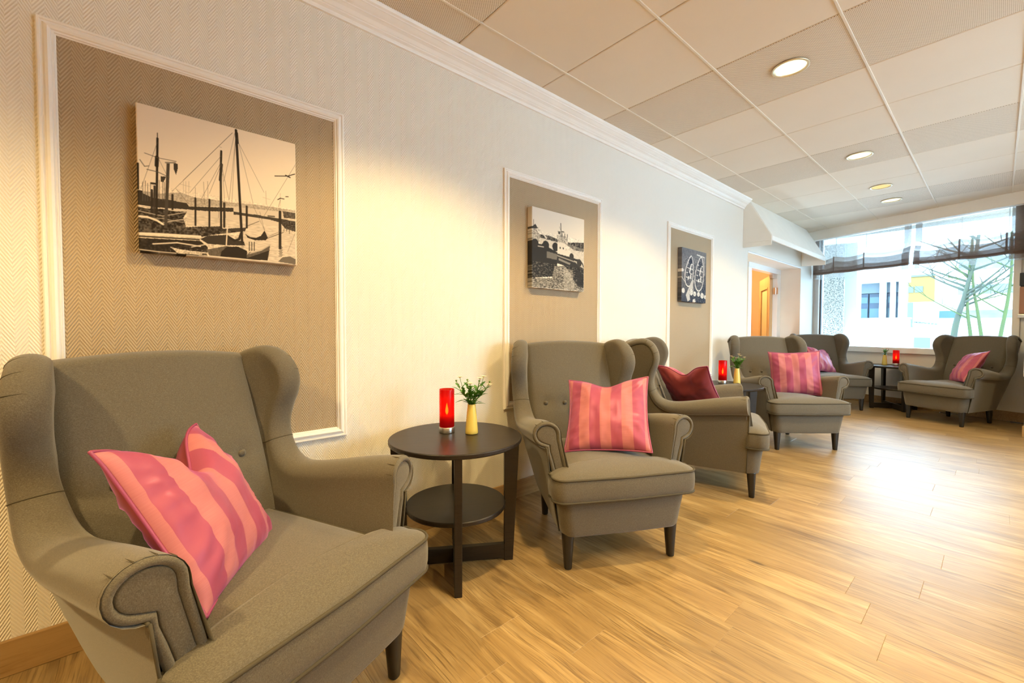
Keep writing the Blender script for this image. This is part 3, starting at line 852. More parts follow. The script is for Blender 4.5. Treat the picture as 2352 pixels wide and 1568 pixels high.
# ------------------------------------------------------------------ pillows
def make_pillow(i, hw, dent, seed, label, T=0.075):
    n = 44; pts_f = []; pts_b = []
    def shape(u, v, side):
        x = hw*u*(1-0.075*(1-v*v)); z = hw*v*(1-0.075*(1-u*u))
        e = max(0.0, (1-abs(u)**2.6))*max(0.0, (1-abs(v)**2.6))
        t = T*e**0.55
        if dent:
            k = math.exp(-(u/0.42)**2)*max(0, v+0.15)**2
            z -= dent*k; t *= 1-0.45*math.exp(-(u/0.25)**2)*max(0, v)
        r = noise.noise(Vector((u*2.1+seed, v*2.1, side*3.1)))*0.010
        # pull wrinkles radiating from the seams
        ang = math.atan2(v, u); rad_ = math.hypot(u, v)
        r += 0.0055*math.sin(ang*22+seed*3+4*noise.noise(Vector((u*3, v*3, seed))))*min(1, max(0, rad_-0.45)*1.6)*e**0.25
        r += 0.006*noise.noise(Vector((u*5.5, v*3.0+seed, side*5.0)))
        t += r*min(1, e*3)
        sagv = 0.012*noise.noise(Vector((u*1.3, v*1.3, seed+9)))
        return (x, side*max(t, 0.001)+sagv, z)
    us = [math.sin(math.pi/2*(-1+2*j/n)) for j in range(n+1)]
    front = [[shape(u, v, 1) for u in us] for v in us]; back = [[shape(u, v, -1) for u in us] for v in us]
    root = thing('pillow', (0,0,0), 0, label, 'pillow', 'striped pink silk pillows')
    g = G(); g.grid([list(reversed(r)) for r in front]); g.grid(back)
    g.build('cover', M['silk'], root, smooth=True)
    rim = [front[0][j] for j in range(n)] + [front[k][n] for k in range(n)] + [front[n][n-j] for j in range(n)] + [front[n-k][0] for k in range(n)]
    rim = [(x*1.012, y-0.001, z*1.012) for x, y, z in rim]
    G().tube(rim, 0.0042, 6, closed=True).build('seam_edge', M['silktrim'], root, True)
    return root
PIL = [(0, (0.108, 0.0, 0.622), (40, 32, -5), 0.212, 0.10, 1.3, 'striped pink silk pillow with a dented top on the nearest armchair'),
       (1, (-0.045, 0.075, 0.640), (-36, 38, 6.5), 0.21, 0.03, 4.7, 'striped pink silk pillow on the armchair under the tugboat picture'),
       (2, (-0.02, -0.06, 0.640), (62, 32, -4), 0.205, 0.05, 8.1, 'pink silk pillow showing its plain maroon back on the side-on armchair'),
       (3, (-0.085, 0.02, 0.655), (-25, 12, 3), 0.21, 0.0, 11.9, 'striped pink silk pillow standing upright on the armchair before the doorway'),
       (4, (0.06, -0.07, 0.640), (38, 34, -12), 0.205, 0.03, 15.2, 'pink silk pillow on the armchair in the far corner'),
       (5, (-0.10, -0.03, 0.640), (-45, 31, 8), 0.205, 0.0, 18.6, 'pink silk pillow leaning sideways on the right-end armchair')]
for ci, p, (ya, le, ro), hw, dent, seed, lab in PIL:
    o = make_pillow(ci, hw, dent, seed, lab)
    cm = Matrix.Translation((CHAIRS[ci][0], CHAIRS[ci][1], 0)) @ Matrix.Rotation(R(CHAIRS[ci][2]), 4, 'Z')
    m = cm @ Matrix.Translation(p) @ Matrix.Rotation(R(ya), 4, 'Z') @ Matrix.Rotation(R(le), 4, 'X') @ Matrix.Rotation(R(ro), 4, 'Y')
    o.location = m.to_translation(); o.rotation_euler = m.to_euler()

# ------------------------------------------------------------------ side tables
TH = 0.59
def make_table():
    root = thing('side_table'); E = M['espresso']; n = 72
    G().lathe([(0.296,TH-0.020),(0.2985,TH-0.018),(0.3,TH-0.015),(0.3,TH-0.004),(0.2985,TH-0.001),(0.296,TH)], n).build('table_top', E, root)
    G().lathe([(0.281,TH-0.026),(0.284,TH-0.020)], n).build('top_moulding', E, root)
    G().lathe([(0.224,0.268),(0.227,0.272),(0.227,0.284),(0.224,0.288)], n).build('shelf', E, root)
    for k in range(4):
        a = R(90*k); c, s = math.cos(a), math.sin(a); hw = 0.0155
        pr = [(0.222,0.0),(0.262,0.0),(0.292,TH-0.020),(0.222,TH-0.020)]
        g = G(); g.prism(pr, lambda p: (p[0]*c+hw*s, p[0]*s-hw*c, p[1]), lambda p: (p[0]*c-hw*s, p[0]*s+hw*c, p[1]))
        g.build('leg', E, root, bevel=0.0015)
    G().box(-0.223, 0.223, -0.0145, 0.0145, 0.008, 0.078).build('stretcher', E, root, bevel=0.0015)
    G().box(-0.0140, 0.0140, 0.0150, 0.223, 0.010, 0.076).build('stretcher', E, root, bevel=0.0015)
    G().box(-0.0140, 0.0140, -0.223, -0.0150, 0.010, 0.076).build('stretcher', E, root, bevel=0.0015)
    return root
TABLES = [(0.385, 1.080, -32, 'round espresso side table between the two nearest armchairs'),
          (0.425, 3.885, -38, 'round espresso side table between the side-on armchair and the doorway armchair'),
          (1.085, 7.690, -58, 'round espresso side table under the window')]
tp = make_table(); tables = []
for i, (x, y, a, lab) in enumerate(TABLES):
    o = tp if i == 0 else copy_tree(tp)
    o.location = (x, y, 0); o.rotation_euler = (0, 0, R(a)); tag(o, lab, 'table', 'round side tables'); tables.append(o)

# ------------------------------------------------------------------ candle lamps
def make_candle():
    root = thing('candle_lamp')
    G().lathe([(0.030,0.0),(0.036,0.001),(0.0365,0.003),(0.0365,0.026),(0.0355,0.028),(0.02,0.028)], 36).build('metal_base', M['steel'], root, True)
    G().lathe([(0.0335,0.028),(0.0350,0.030),(0.0350,0.204),(0.0342,0.206),(0.0325,0.206),(0.0318,0.203),(0.0318,0.030)], 40, cap0=False, cap1=False).build('glass_cylinder', M['redglass'], root, True)
    cn = G().lathe([(0.022,0.028),(0.022,0.078),(0.020,0.082),(0.003,0.083)], 24).build('candle', M['wax'], root, True)
    G().lathe([(0.0015,0.085),(0.0055,0.092),(0.0075,0.101),(0.0060,0.114),(0.0028,0.128),(0.0004,0.140)], 14).build('flame_bulb', M['flame'], cn, True)
    ld = bpy.data.lights.new('candle_glow', 'POINT'); ld.energy = 0.05; ld.color = (1.0, 0.5, 0.16); ld.shadow_soft_size = 0.012
    lo = bpy.data.objects.new('candle_glow', ld); COL.objects.link(lo); lo.parent = root; lo.location = (0, 0, 0.15)
    return root
CAND = [(0.300, 1.085, 'red glass candle lamp on the nearest side table'), (0.372, 3.965, 'red glass candle lamp on the middle side table'), (1.098, 7.735, 'red glass candle lamp on the window side table')]
cp = make_candle()
for i, (x, y, lab) in enumerate(CAND):
    o = cp if i == 0 else copy_tree(cp)
    o.location = (x, y, TH); tag(o, lab, 'candle lamp', 'red candle lamps')

# ------------------------------------------------------------------ vases and flowers
def make_vase():
    prof = [(0.022,0.0),(0.0285,0.001),(0.030,0.004),(0.029,0.02),(0.0265,0.05),(0.0235,0.085),(0.0205,0.115),(0.0185,0.134),(0.0180,0.138),(0.0165,0.138),(0.0165,0.13),(0.019,0.10),(0.02,0.06),(0.02,0.03)]
    return G().lathe(prof, 36).build('vase', M['vase'], None, True)
VAS = [(0.395, 1.160, 'yellow tapered ceramic vase on the nearest side table', 0), (0.470, 4.030, 'yellow tapered ceramic vase on the middle side table', 1), (0.985, 7.700, 'yellow tapered ceramic vase on the window side table', 2)]
def leaf_geo(g, base, d, up, L, W):
    d = d.normalized(); side = d.cross(up).normalized(); nrm = side.cross(d).normalized(); ks = [0, .2, .42, .6, .8, 1.0]; ws = [0.12, .75, .55, 1.0, .55, 0.03]
    rows = []
    for k, w in zip(ks, ws):
        c = base+d*(L*k)-nrm*(L*0.25*k*k)*-1*(-1); rows.append([c-side*W*w*0.5+nrm*W*0.12*w, c-nrm*0.0005, c+side*W*w*0.5+nrm*W*0.12*w])
    g.grid(rows)
vp = make_vase()
FL = [[(-0.030,-0.045,0.262,1),(0.040,0.020,0.258,1),(0.020,0.055,0.262,1),(-0.02,0.0,0.232,1),(0.005,-0.01,0.232,1),(0.05,0.065,0.226,1),(-0.045,-0.055,0.246,0),(-0.012,-0.015,0.250,0),(0.06,0.06,0.242,0),(0.02,0.03,0.244,0)],
      [(-0.04,-0.03,0.245,1),(0.01,0.01,0.262,1),(0.02,0.02,0.250,1),(-0.03,-0.02,0.236,1),(0.0,0.0,0.230,1),(0.05,0.03,0.236,1),(-0.012,0.0,0.228,1),(0.04,0.05,0.222,0)],
      [(0.0,0.02,0.235,1),(0.02,-0.01,0.226,1),(-0.02,0.0,0.222,1),(0.035,0.015,0.215,0),(0.01,0.03,0.21,0)]]
for i, (x, y, lab, fi) in enumerate(VAS):
    v = vp if i == 0 else vp.copy()
    if i: COL.objects.link(v)
    v.location = (x, y, TH); tag(v, lab, 'vase', 'yellow vases')
    where = ['nearest', 'middle', 'window'][i]
    fr = random.Random(30+i)
    for k, (dx, dy, hz, bloom) in enumerate(FL[fi]):
        root = thing('daisy', (x, y, TH), 0, ('small cream daisy in the yellow vase on the %s side table' if bloom else 'closed green bud in the yellow vase on the %s side table') % where, 'flower', 'daisies in the vase on the %s table' % where)
        b = Vector((dx*0.10, dy*0.10, 0.03)); m1 = Vector((dx*0.18, dy*0.18, 0.145)); m2 = Vector((dx*0.62, dy*0.62, 0.19)); tpv = Vector((dx, dy, hz))
        path = [Vector(p) for p in catmull([tuple(b), tuple(m1), tuple(m2), tuple(tpv)], 10)]
        G().tube(path, 0.0013, 5).build('stem', M['stem'], root, True)
        g = G()
        if bloom:
            for q in range(13):
                a = 2*math.pi*q/13+fr.random()*0.2; d = Vector((math.cos(a), math.sin(a), 0.38)); s_ = Vector((-math.sin(a), math.cos(a), 0)); L = 0.0150+0.002*fr.random()
                g.grid([[tpv+d*0.002-s_*0.0012, tpv+d*0.002+s_*0.0012], [tpv+d*L*0.6-s_*0.0031+Vector((0,0,0.001)), tpv+d*L*0.6+s_*0.0031+Vector((0,0,0.001))], [tpv+d*L-s_*0.0008, tpv+d*L+s_*0.0008]])
            g.build('petals', M['petal'], root, True)
            G().lathe([(0.0042,0.0),(0.0048,0.001),(0.0035,0.0032),(0.001,0.004)], 10, tuple(tpv)).build('centre', M['pollen'], root, True)
        else:
            G().lathe([(0.001,-0.003),(0.004,-0.001),(0.0048,0.002),(0.0035,0.005),(0.001,0.006)], 8, tuple(tpv)).build('bud', M['stem'], root, True)
        lg_ = G()
        for q in range(9 if i < 2 else 7):
            t_ = 0.34+0.058*q; pnt = path[int(t_*10)]; a = fr.random()*6.28
            leaf_geo(lg_, pnt, Vector((math.cos(a), math.sin(a), 0.55+0.9*fr.random())), Vector((0,0,1)), 0.030+0.022*fr.random(), 0.019)
        if k == 0: leaf_geo(lg_, path[4], Vector((-0.5,-0.75,0.05)), Vector((0,0,1)), 0.062, 0.020)
        if k == 1: leaf_geo(lg_, path[3], Vector((0.5,0.8,0.28)), Vector((0,0,1)), 0.058, 0.020)
        if k == 6: leaf_geo(lg_, path[6], Vector((-0.6,-0.7,0.25)), Vector((0,0,1)), 0.045, 0.016)
        lg_.build('leaves', M['leaf'], root, True)

# ------------------------------------------------------------------ canvas prints (drawn on a fine grid, stored as a colour attribute)
class Draw:
    def __init__(s, nx, ny, bg):
        s.nx, s.ny = nx, ny
        xs = (np.arange(nx))/(nx-1); ys = (np.arange(ny))/(ny-1)
        s.X, s.Y = np.meshgrid(xs, ys); s.I = np.array(bg(s.X, s.Y), float) if callable(bg) else np.full((ny, nx), bg, float); s.r = np.random.RandomState(7)
    def blend(s, m, v): s.I = s.I*(1-m)+m*v
    def poly(s, pts, v, soft=0.004, a=1.0):
        c = np.zeros(s.X.shape, bool); n = len(pts)
        for i in range(n):
            x0, y0 = pts[i]; x1, y1 = pts[(i+1) % n]
            if y0 == y1: continue
            k = ((y0 > s.Y) != (y1 > s.Y)) & (s.X < (x1-x0)*(s.Y-y0)/(y1-y0)+x0); c ^= k
        s.blend(c*a, v)
    def line(s, pts, w, v, a=1.0):
        for (x0, y0), (x1, y1) in zip(pts[:-1], pts[1:]):
            dx, dy = x1-x0, y1-y0; L = dx*dx+dy*dy or 1e-9
            t = np.clip(((s.X-x0)*dx+(s.Y-y0)*dy)/L, 0, 1); d = np.hypot(s.X-x0-t*dx, s.Y-y0-t*dy)
            px = 1.0/s.nx; s.blend(np.clip((w/2+px*0.6-d)/(px*1.2), 0, 1)*a*min(1, w/px+0.25), v)
    def disc(s, x, y, rx, ry, v, a=1.0): s.blend((((s.X-x)/rx)**2+((s.Y-y)/ry)**2 < 1)*a, v)
    def noise(s, x0, x1, y0, y1, amt, fx, fy, a=1.0):
        k = s.r.rand(max(2, int(s.ny*fy)), max(2, int(s.nx*fx)))
        yi = np.clip((s.Y*(k.shape[0]-1)), 0, k.shape[0]-1.001); xi = np.clip(s.X*(k.shape[1]-1), 0, k.shape[1]-1.001)
        i, j = yi.astype(int), xi.astype(int); u, v = yi-i, xi-j
        f = k[i, j]*(1-u)*(1-v)+k[i+1, j]*u*(1-v)+k[i, j+1]*(1-u)*v+k[i+1, j+1]*u*v
        m = (s.X >= x0) & (s.X <= x1) & (s.Y >= y0) & (s.Y <= y1)
        s.I = np.where(m, s.I+(f-0.5)*2*amt*a, s.I)
def remap(I, n, a, b):
    v = np.linspace(0, 1, n); src = np.interp(v, [0, b, 1], [0, a, 1])*(I.shape[0]-1); i = np.clip(src.astype(int), 0, I.shape[0]-2); f = (src-i)[:, None]
    return I[i]*(1-f)+I[i+1]*f
SHIPS = [
 ('p',[(-0.007,0.59),(0.109,0.591),(0.231,0.557),(0.316,0.579),(0.427,0.57),(0.543,0.57),(0.707,0.553),(0.997,0.549),(0.996,0.594),(0.542,0.607),(0.244,0.65),(-0.009,0.68)],0.5,0.75),
 ('n',-0.007,0.997,0.582,0.569,0.14,0.5,0.5),
 ('p',[(-0.009,0.697),(0.258,0.651),(0.543,0.598),(0.997,0.571),(0.991,0.999),(-0.015,1.019)],0.74,1.0),
 ('n',-0.009,0.991,0.701,0.999,0.1,0.15,0.5),
 ('l',[(0.247,0.476),(0.245,0.563)],0.004,0.62,0.7),
 ('l',[(0.261,0.473),(0.259,0.56)],0.004,0.62,0.7),
 ('l',[(0.279,0.469),(0.277,0.556)],0.004,0.62,0.7),
 ('l',[(0.226,0.498),(0.289,0.506)],0.004,0.62,0.7),
 ('l',[(0.777,0.434),(0.78,0.539)],0.006,0.62,0.7),
 ('l',[(0.755,0.487),(0.807,0.495)],0.004,0.62,0.7),
 ('l',[(0.883,0.431),(0.882,0.53)],0.005,0.62,0.7),
 ('p',[(-0.007,0.586),(0.018,0.605),(0.075,0.627),(0.175,0.624),(0.265,0.628),(0.276,0.648),(0.554,0.608),(0.554,0.638),(0.388,0.663),(0.257,0.673),(0.107,0.688),(-0.009,0.689)],0.1,1.0),
 ('p',[(0.554,0.636),(0.706,0.634),(0.871,0.635),(0.996,0.639),(0.995,0.725),(0.916,0.712),(0.88,0.668),(0.791,0.655),(0.554,0.658)],0.13,1.0),
 ('p',[(0.898,0.571),(0.997,0.571),(0.996,0.619),(0.908,0.624)],0.2,1.0),
 ('n',0.898,0.995,0.571,0.725,0.14,0.6,0.6),
 ('l',[(0.792,0.629),(0.836,0.626)],0.012,0.25,1.0),
 ('p',[(-0.009,0.701),(0.042,0.708),(0.127,0.693),(0.188,0.699),(0.264,0.689),(0.242,0.737),(0.259,0.808),(0.104,0.832),(-0.012,0.849)],0.09,1.0),
 ('n',-0.009,0.262,0.697,0.812,0.2,0.4,0.35),
 ('l',[(-0.009,0.73),(0.126,0.744),(0.257,0.695)],0.006,0.55,1.0),
 ('l',[(0.009,0.776),(0.126,0.761),(0.242,0.771)],0.005,0.5,1.0),
 ('l',[(0.132,0.789),(0.186,0.767),(0.256,0.743)],0.007,0.6,1.0),
 ('l',[(-0.01,0.767),(0.041,0.764),(0.092,0.779),(0.128,0.802)],0.013,0.86,1.0),
 ('p',[(-0.012,0.849),(0.284,0.795),(0.462,0.763),(0.485,0.778),(0.637,0.745),(0.629,0.775),(0.415,0.834),(0.34,0.862),(-0.012,0.887)],0.13,1.0),
 ('n',-0.012,0.62,0.849,0.814,0.18,0.35,0.3),
 ('l',[(-0.012,0.885),(0.104,0.874),(0.34,0.858)],0.016,0.86,1.0),
 ('l',[(-0.013,0.903),(0.34,0.88)],0.01,0.1,1.0),
 ('p',[(-0.013,0.915),(0.34,0.889),(0.384,0.928),(0.382,0.995),(0.203,1.002),(-0.015,1.006)],0.05,1.0),
 ('n',-0.013,0.383,0.915,0.991,0.08,0.3,0.3),
 ('l',[(0.07,0.946),(0.204,0.92),(0.339,0.929)],0.009,0.75,1.0),
 ('l',[(-0.014,0.992),(0.101,0.997),(0.196,0.996)],0.007,0.65,1.0),
 ('p',[(0.163,0.954),(0.224,0.967),(0.375,0.969),(0.394,0.991),(0.206,0.995)],0.7,1.0),
 ('n',0.163,0.397,0.951,0.994,0.25,0.5,0.5),
 ('l',[(0.353,0.985),(0.375,0.984)],0.01,0.08,1.0),
 ('l',[(0.34,0.88),(0.384,0.919)],0.008,0.8,1.0),
 ('l',[(0.288,0.94),(0.369,0.912)],0.007,0.7,1.0),
 ('p',[(0.34,0.875),(0.385,0.845),(0.508,0.82),(0.571,0.853),(0.619,0.856),(0.627,0.886),(0.498,0.9),(0.384,0.905)],0.1,1.0),
 ('p',[(0.376,0.948),(0.506,0.905),(0.668,0.935),(0.744,0.91),(0.802,0.858),(0.795,0.925),(0.782,0.987),(0.617,0.991),(0.394,0.991)],0.24,1.0),
 ('n',0.376,0.8,0.915,0.988,0.06,0.4,0.3),
 ('p',[(0.462,0.989),(0.471,0.949),(0.506,0.912),(0.578,0.9),(0.639,0.926),(0.634,0.986)],0.035,1.0),
 ('p',[(0.667,0.968),(0.792,0.906),(0.782,0.987),(0.625,0.99)],0.06,1.0),
 ('l',[(0.659,0.943),(0.736,0.911),(0.802,0.86)],0.008,0.62,1.0),
 ('p',[(0.639,0.924),(0.661,0.923),(0.642,0.957)],0.72,1.0),
 ('p',[(0.628,0.794),(0.661,0.815),(0.703,0.816),(0.737,0.795),(0.764,0.748),(0.787,0.804),(0.771,0.826),(0.694,0.836),(0.644,0.824)],0.07,1.0),
 ('l',[(0.511,0.829),(0.554,0.86),(0.587,0.842),(0.6,0.798)],0.016,0.06,1.0),
 ('l',[(0.785,0.808),(0.902,0.744)],0.004,0.1,1.0),
 ('l',[(0.637,0.736),(0.726,0.682)],0.004,0.2,1.0),
 ('l',[(0.513,0.746),(0.502,0.899)],0.008,0.8,1.0),
 ('l',[(0.656,0.856),(0.655,0.922)],0.006,0.1,1.0),
 ('l',[(0.673,0.854),(0.672,0.92)],0.006,0.1,1.0),
 ('l',[(0.69,0.851),(0.689,0.918)],0.006,0.1,1.0),
 ('p',[(0.858,0.987),(0.894,0.948),(0.95,0.935),(0.992,0.953),(0.991,0.999)],0.3,1.0),
 ('l',[(0.07,0.574),(0.067,0.724)],0.012,0.06,1.0),
 ('l',[(0.183,0.584),(0.181,0.687)],0.012,0.06,1.0),
 ('l',[(0.316,0.581),(0.313,0.778)],0.012,0.06,1.0),
 ('l',[(0.401,0.575),(0.397,0.782)],0.012,0.06,1.0),
 ('l',[(0.494,0.584),(0.491,0.763)],0.014,0.06,1.0),
 ('l',[(0.642,0.58),(0.64,0.745)],0.014,0.06,1.0),
 ('l',[(0.879,0.58),(0.875,0.876)],0.02,0.06,1.0),
 ('l',[(0.867,0.863),(0.888,0.861)],0.004,0.08,1.0),
 ('l',[(0.872,0.872),(0.894,0.87)],0.004,0.08,1.0),
 ('l',[(0.866,0.882),(0.888,0.881)],0.004,0.08,1.0),
 ('l',[(0.872,0.892),(0.893,0.89)],0.004,0.08,1.0),
 ('l',[(0.866,0.902),(0.888,0.9)],0.004,0.08,1.0),
 ('l',[(0.871,0.911),(0.893,0.91)],0.004,0.08,1.0),
 ('l',[(0.866,0.922),(0.887,0.92)],0.004,0.08,1.0),
 ('l',[(0.871,0.931),(0.893,0.93)],0.004,0.08,1.0),
 ('l',[(0.865,0.942),(0.887,0.94)],0.004,0.08,1.0),
 ('l',[(0.878,0.668),(0.877,0.738)],0.01,0.1,0.6),
 ('l',[(0.907,0.713),(0.906,0.733)],0.006,0.2,0.7),
 ('l',[(0.925,0.711),(0.925,0.731)],0.006,0.2,0.7),
 ('l',[(0.948,0.707),(0.948,0.747)],0.006,0.2,0.7),
 ('l',[(0.971,0.704),(0.971,0.724)],0.006,0.2,0.7),
 ('l',[(0.99,0.701),(0.99,0.721)],0.006,0.2,0.7),
 ('l',[(0.579,0.012),(0.607,0.867)],0.017,0.05,1.0),
 ('l',[(0.582,0.032),(0.586,0.104)],0.02,0.05,1.0),
 ('l',[(0.481,0.197),(0.475,0.352),(0.471,0.775)],0.014,0.06,1.0),
 ('l',[(0.481,0.296),(0.471,0.416)],0.018,0.08,1.0),
 ('l',[(0.107,0.21),(0.092,0.737)],0.013,0.05,1.0),
 ('l',[(0.107,0.173),(0.107,0.214)],0.005,0.1,1.0),
 ('l',[(0.102,0.341),(0.099,0.4)],0.022,0.05,1.0),
 ('l',[(0.163,0.367),(0.157,0.496),(0.141,0.817)],0.018,0.15,1.0),
 ('l',[(0.085,0.545),(0.079,0.731)],0.012,0.1,1.0),
 ('l',[(-0.0,0.408),(-0.002,0.581)],0.01,0.08,1.0),
 ('p',[(0.192,0.353),(0.216,0.359),(0.217,0.39),(0.206,0.44),(0.193,0.402)],0.12,1.0),
 ('p',[(0.119,0.467),(0.15,0.465),(0.134,0.508),(0.118,0.505)],0.12,1.0),
 ('l',[(0.15,0.366),(0.201,0.354)],0.011,0.45,1.0),
 ('l',[(0.036,0.329),(0.107,0.344),(0.208,0.343)],0.005,0.2,0.8),
 ('l',[(0.047,0.438),(0.105,0.442),(0.165,0.464)],0.006,0.2,0.8),
 ('l',[(0.01,0.381),(0.034,0.42),(0.057,0.412)],0.006,0.25,0.8),
 ('p',[(-0.007,0.59),(0.018,0.589),(0.017,0.651),(-0.008,0.656)],0.08,1.0),
 ('l',[(0.069,0.528),(0.092,0.527)],0.014,0.1,1.0),
 ('l',[(0.555,0.039),(0.183,0.558)],0.0024,0.25,0.8),
 ('l',[(0.555,0.039),(0.247,0.467)],0.0024,0.25,0.8),
 ('l',[(0.571,0.035),(0.494,0.42)],0.0024,0.25,0.8),
 ('l',[(0.576,0.07),(0.527,0.55)],0.0024,0.25,0.8),
 ('l',[(0.587,0.067),(0.686,0.548)],0.0024,0.25,0.8),
 ('l',[(0.594,0.102),(0.764,0.446)],0.0024,0.25,0.8),
 ('l',[(0.574,0.089),(0.543,0.575)],0.0024,0.25,0.8),
 ('l',[(0.48,0.233),(0.284,0.546)],0.0024,0.25,0.8),
 ('l',[(0.479,0.279),(0.345,0.595)],0.0024,0.25,0.8),
 ('l',[(0.479,0.297),(0.401,0.53)],0.0024,0.25,0.8),
 ('l',[(0.481,0.296),(0.527,0.569)],0.0024,0.25,0.8),
 ('l',[(0.105,0.24),(0.012,0.578)],0.0024,0.25,0.8),
 ('l',[(0.113,0.355),(0.151,0.446)],0.0024,0.25,0.8),
 ('l',[(0.204,0.537),(0.272,0.627)],0.0024,0.25,0.8),
 ('l',[(1.002,0.166),(0.748,0.661)],0.0024,0.25,0.8),
 ('l',[(0.484,0.332),(0.455,0.701)],0.0024,0.25,0.8),
 ('l',[(0.488,0.367),(0.502,0.693)],0.0024,0.25,0.8),
 ('l',[(0.367,0.453),(0.37,0.617)],0.0024,0.25,0.8),
 ('l',[(0.392,0.443),(0.392,0.577)],0.0024,0.25,0.8),
 ('l',[(0.686,0.567),(0.764,0.745)],0.0024,0.25,0.8),
 ('l',[(0.732,0.606),(0.764,0.75)],0.0024,0.25,0.8),
 ('l',[(0.317,0.504),(0.316,0.583)],0.0024,0.25,0.8),
 ('l',[(0.471,0.168),(0.483,0.169)],0.0024,0.25,0.8),
 ('l',[(0.879,0.737),(0.781,0.801)],0.0024,0.25,0.8),
 ('l',[(0.99,0.741),(0.932,0.899)],0.0024,0.25,0.8),
 ('l',[(0.023,0.53),(0.02,0.658)],0.004,0.2,0.8),
 ('l',[(0.036,0.519),(0.033,0.656)],0.004,0.2,0.8),
 ('l',[(0.048,0.533),(0.046,0.653)],0.004,0.2,0.8),
 ('l',[(0.064,0.525),(0.062,0.65)],0.004,0.2,0.8),
 ('l',[(0.131,0.493),(0.128,0.637)],0.004,0.2,0.8),
 ('l',[(0.14,0.504),(0.138,0.635)],0.004,0.2,0.8),
 ('l',[(0.111,0.498),(0.108,0.641)],0.004,0.2,0.8),
 ('l',[(0.845,0.298),(0.94,0.277),(0.994,0.248)],0.007,0.08,1.0),
 ('l',[(0.926,0.274),(0.958,0.284)],0.01,0.08,1.0),
 ('l',[(0.864,0.484),(0.883,0.469),(0.91,0.47)],0.007,0.1,1.0),
 ('l',[(0.924,0.448),(0.942,0.445)],0.007,0.15,1.0),
 ('l',[(0.883,0.481),(0.868,0.542)],0.004,0.2,0.6)]

def ships_print():
    d = Draw(340, 340, lambda X, Y: 0.86+0.05*(1-Y))      # x to the right, y downwards
    for o in SHIPS:
        if o[0] == 'p': d.poly(o[1], o[2], a=o[3])
        elif o[0] == 'l': d.line(o[1], o[2], o[3], o[4])
        else: d.noise(o[1], o[2], min(o[3], o[4])-0.03*(o[3] > o[4]), max(o[3], o[4])+0.08*(o[3] > o[4]), o[5], o[6], o[7])
    return d.I
def tug_print():
    d = Draw(170, 220, lambda X, Y: 0.84+0.03*(1-Y)); 
    d.poly([(0,.42),(.3,.40),(.4,.42),(.7,.44),(1,.40),(1,.50),(0,.50)], .16); d.noise(0, 1, .36, .50, .20, .5, .4)
    d.poly([(0,.44),(1,.49),(1,.70),(0,.62)], .72); d.noise(0, 1, .45, .7, .06, .3, .4)
    d.line([(.1,.33),(.25,.44)], .02, .8)
    # left tug
    d.poly([(0,.30),(.06,.29),(.08,.36),(.14,.42),(.12,.50),(0,.50)], .55); d.poly([(0,.31),(.05,.26),(.10,.32),(.0,.34)], .10); d.noise(0, .14, .30, .52, .30, .6, .5)
    d.line([(.02,.20),(.02,.30)], .008, .2)
    d.poly([(0,.52),(.16,.52),(.22,.48),(.30,.54),(.46,.58),(.46,.70),(.40,.86),(0,.90)], .045)
    for x in (.05,.24,.42): d.disc(x, .52, .06, .05, .06)
    d.poly([(.26,.585),(.46,.60),(.46,.665),(.26,.66)], .30); d.line([(.1,.545),(.2,.545)], .01, .7)
    # middle tug
    d.poly([(.46,.44),(.60,.44),(.66,.46),(.74,.57),(.74,.60),(.46,.60)], .80); d.poly([(.44,.36),(.66,.36),(.66,.46),(.46,.46)], .60); d.noise(.44, .66, .34, .46, .30, .6, .5)
    d.line([(.52,.16),(.53,.38)], .012, .10); d.line([(.46,.30),(.60,.30)], .006, .2); d.line([(.49,.22),(.54,.30)], .004, .2); d.poly([(.53,.28),(.60,.28),(.56,.30)], .1); d.disc(.49, .32, .02, .025, .15)
    for x in (.55,.60,.65): d.line([(x,.32),(x,.37)], .012, .12)
    d.disc(.51, .52, .012, .012, .1); d.disc(.57, .52, .012, .012, .1)
    d.poly([(.46,.59),(.86,.62),(.92,.62),(.98,.66),(1,.70),(1,.93),(.84,.93),(.72,.80),(.60,.72),(.44,.70)], .07)
    d.line([(.46,.615),(.80,.655)], .012, .55); d.poly([(.48,.64),(.72,.68),(.70,.70),(.48,.665)], .40); d.disc(.74, .60, .045, .04, .10); d.poly([(.78,.64),(.95,.66),(1,.72),(.9,.70)], .65); d.disc(.90, .66, .05, .045, .10)
    d.poly([(.60,.46),(1,.48),(1,.52),(.80,.52)], .35); d.noise(.6, 1, .44, .54, .2, .5, .5)
    # water
    m0 = d.I.copy()
    d.poly([(.40,.74),(.60,.72),(.72,.80),(.84,.93),(1,.93),(1,1),(0,1),(0,.90),(.36,.88)], .34); d.noise(0, 1, .72, 1, .34, .35, .9)
    d.poly([(.58,.74),(.76,.76),(.80,.99),(.58,.99)], .72, a=.35)
    d.poly([(.84,.74),(1,.80),(1,.96),(.86,.94)], .05, a=.85)
    return remap(d.I, 220, 0.42, 0.336)
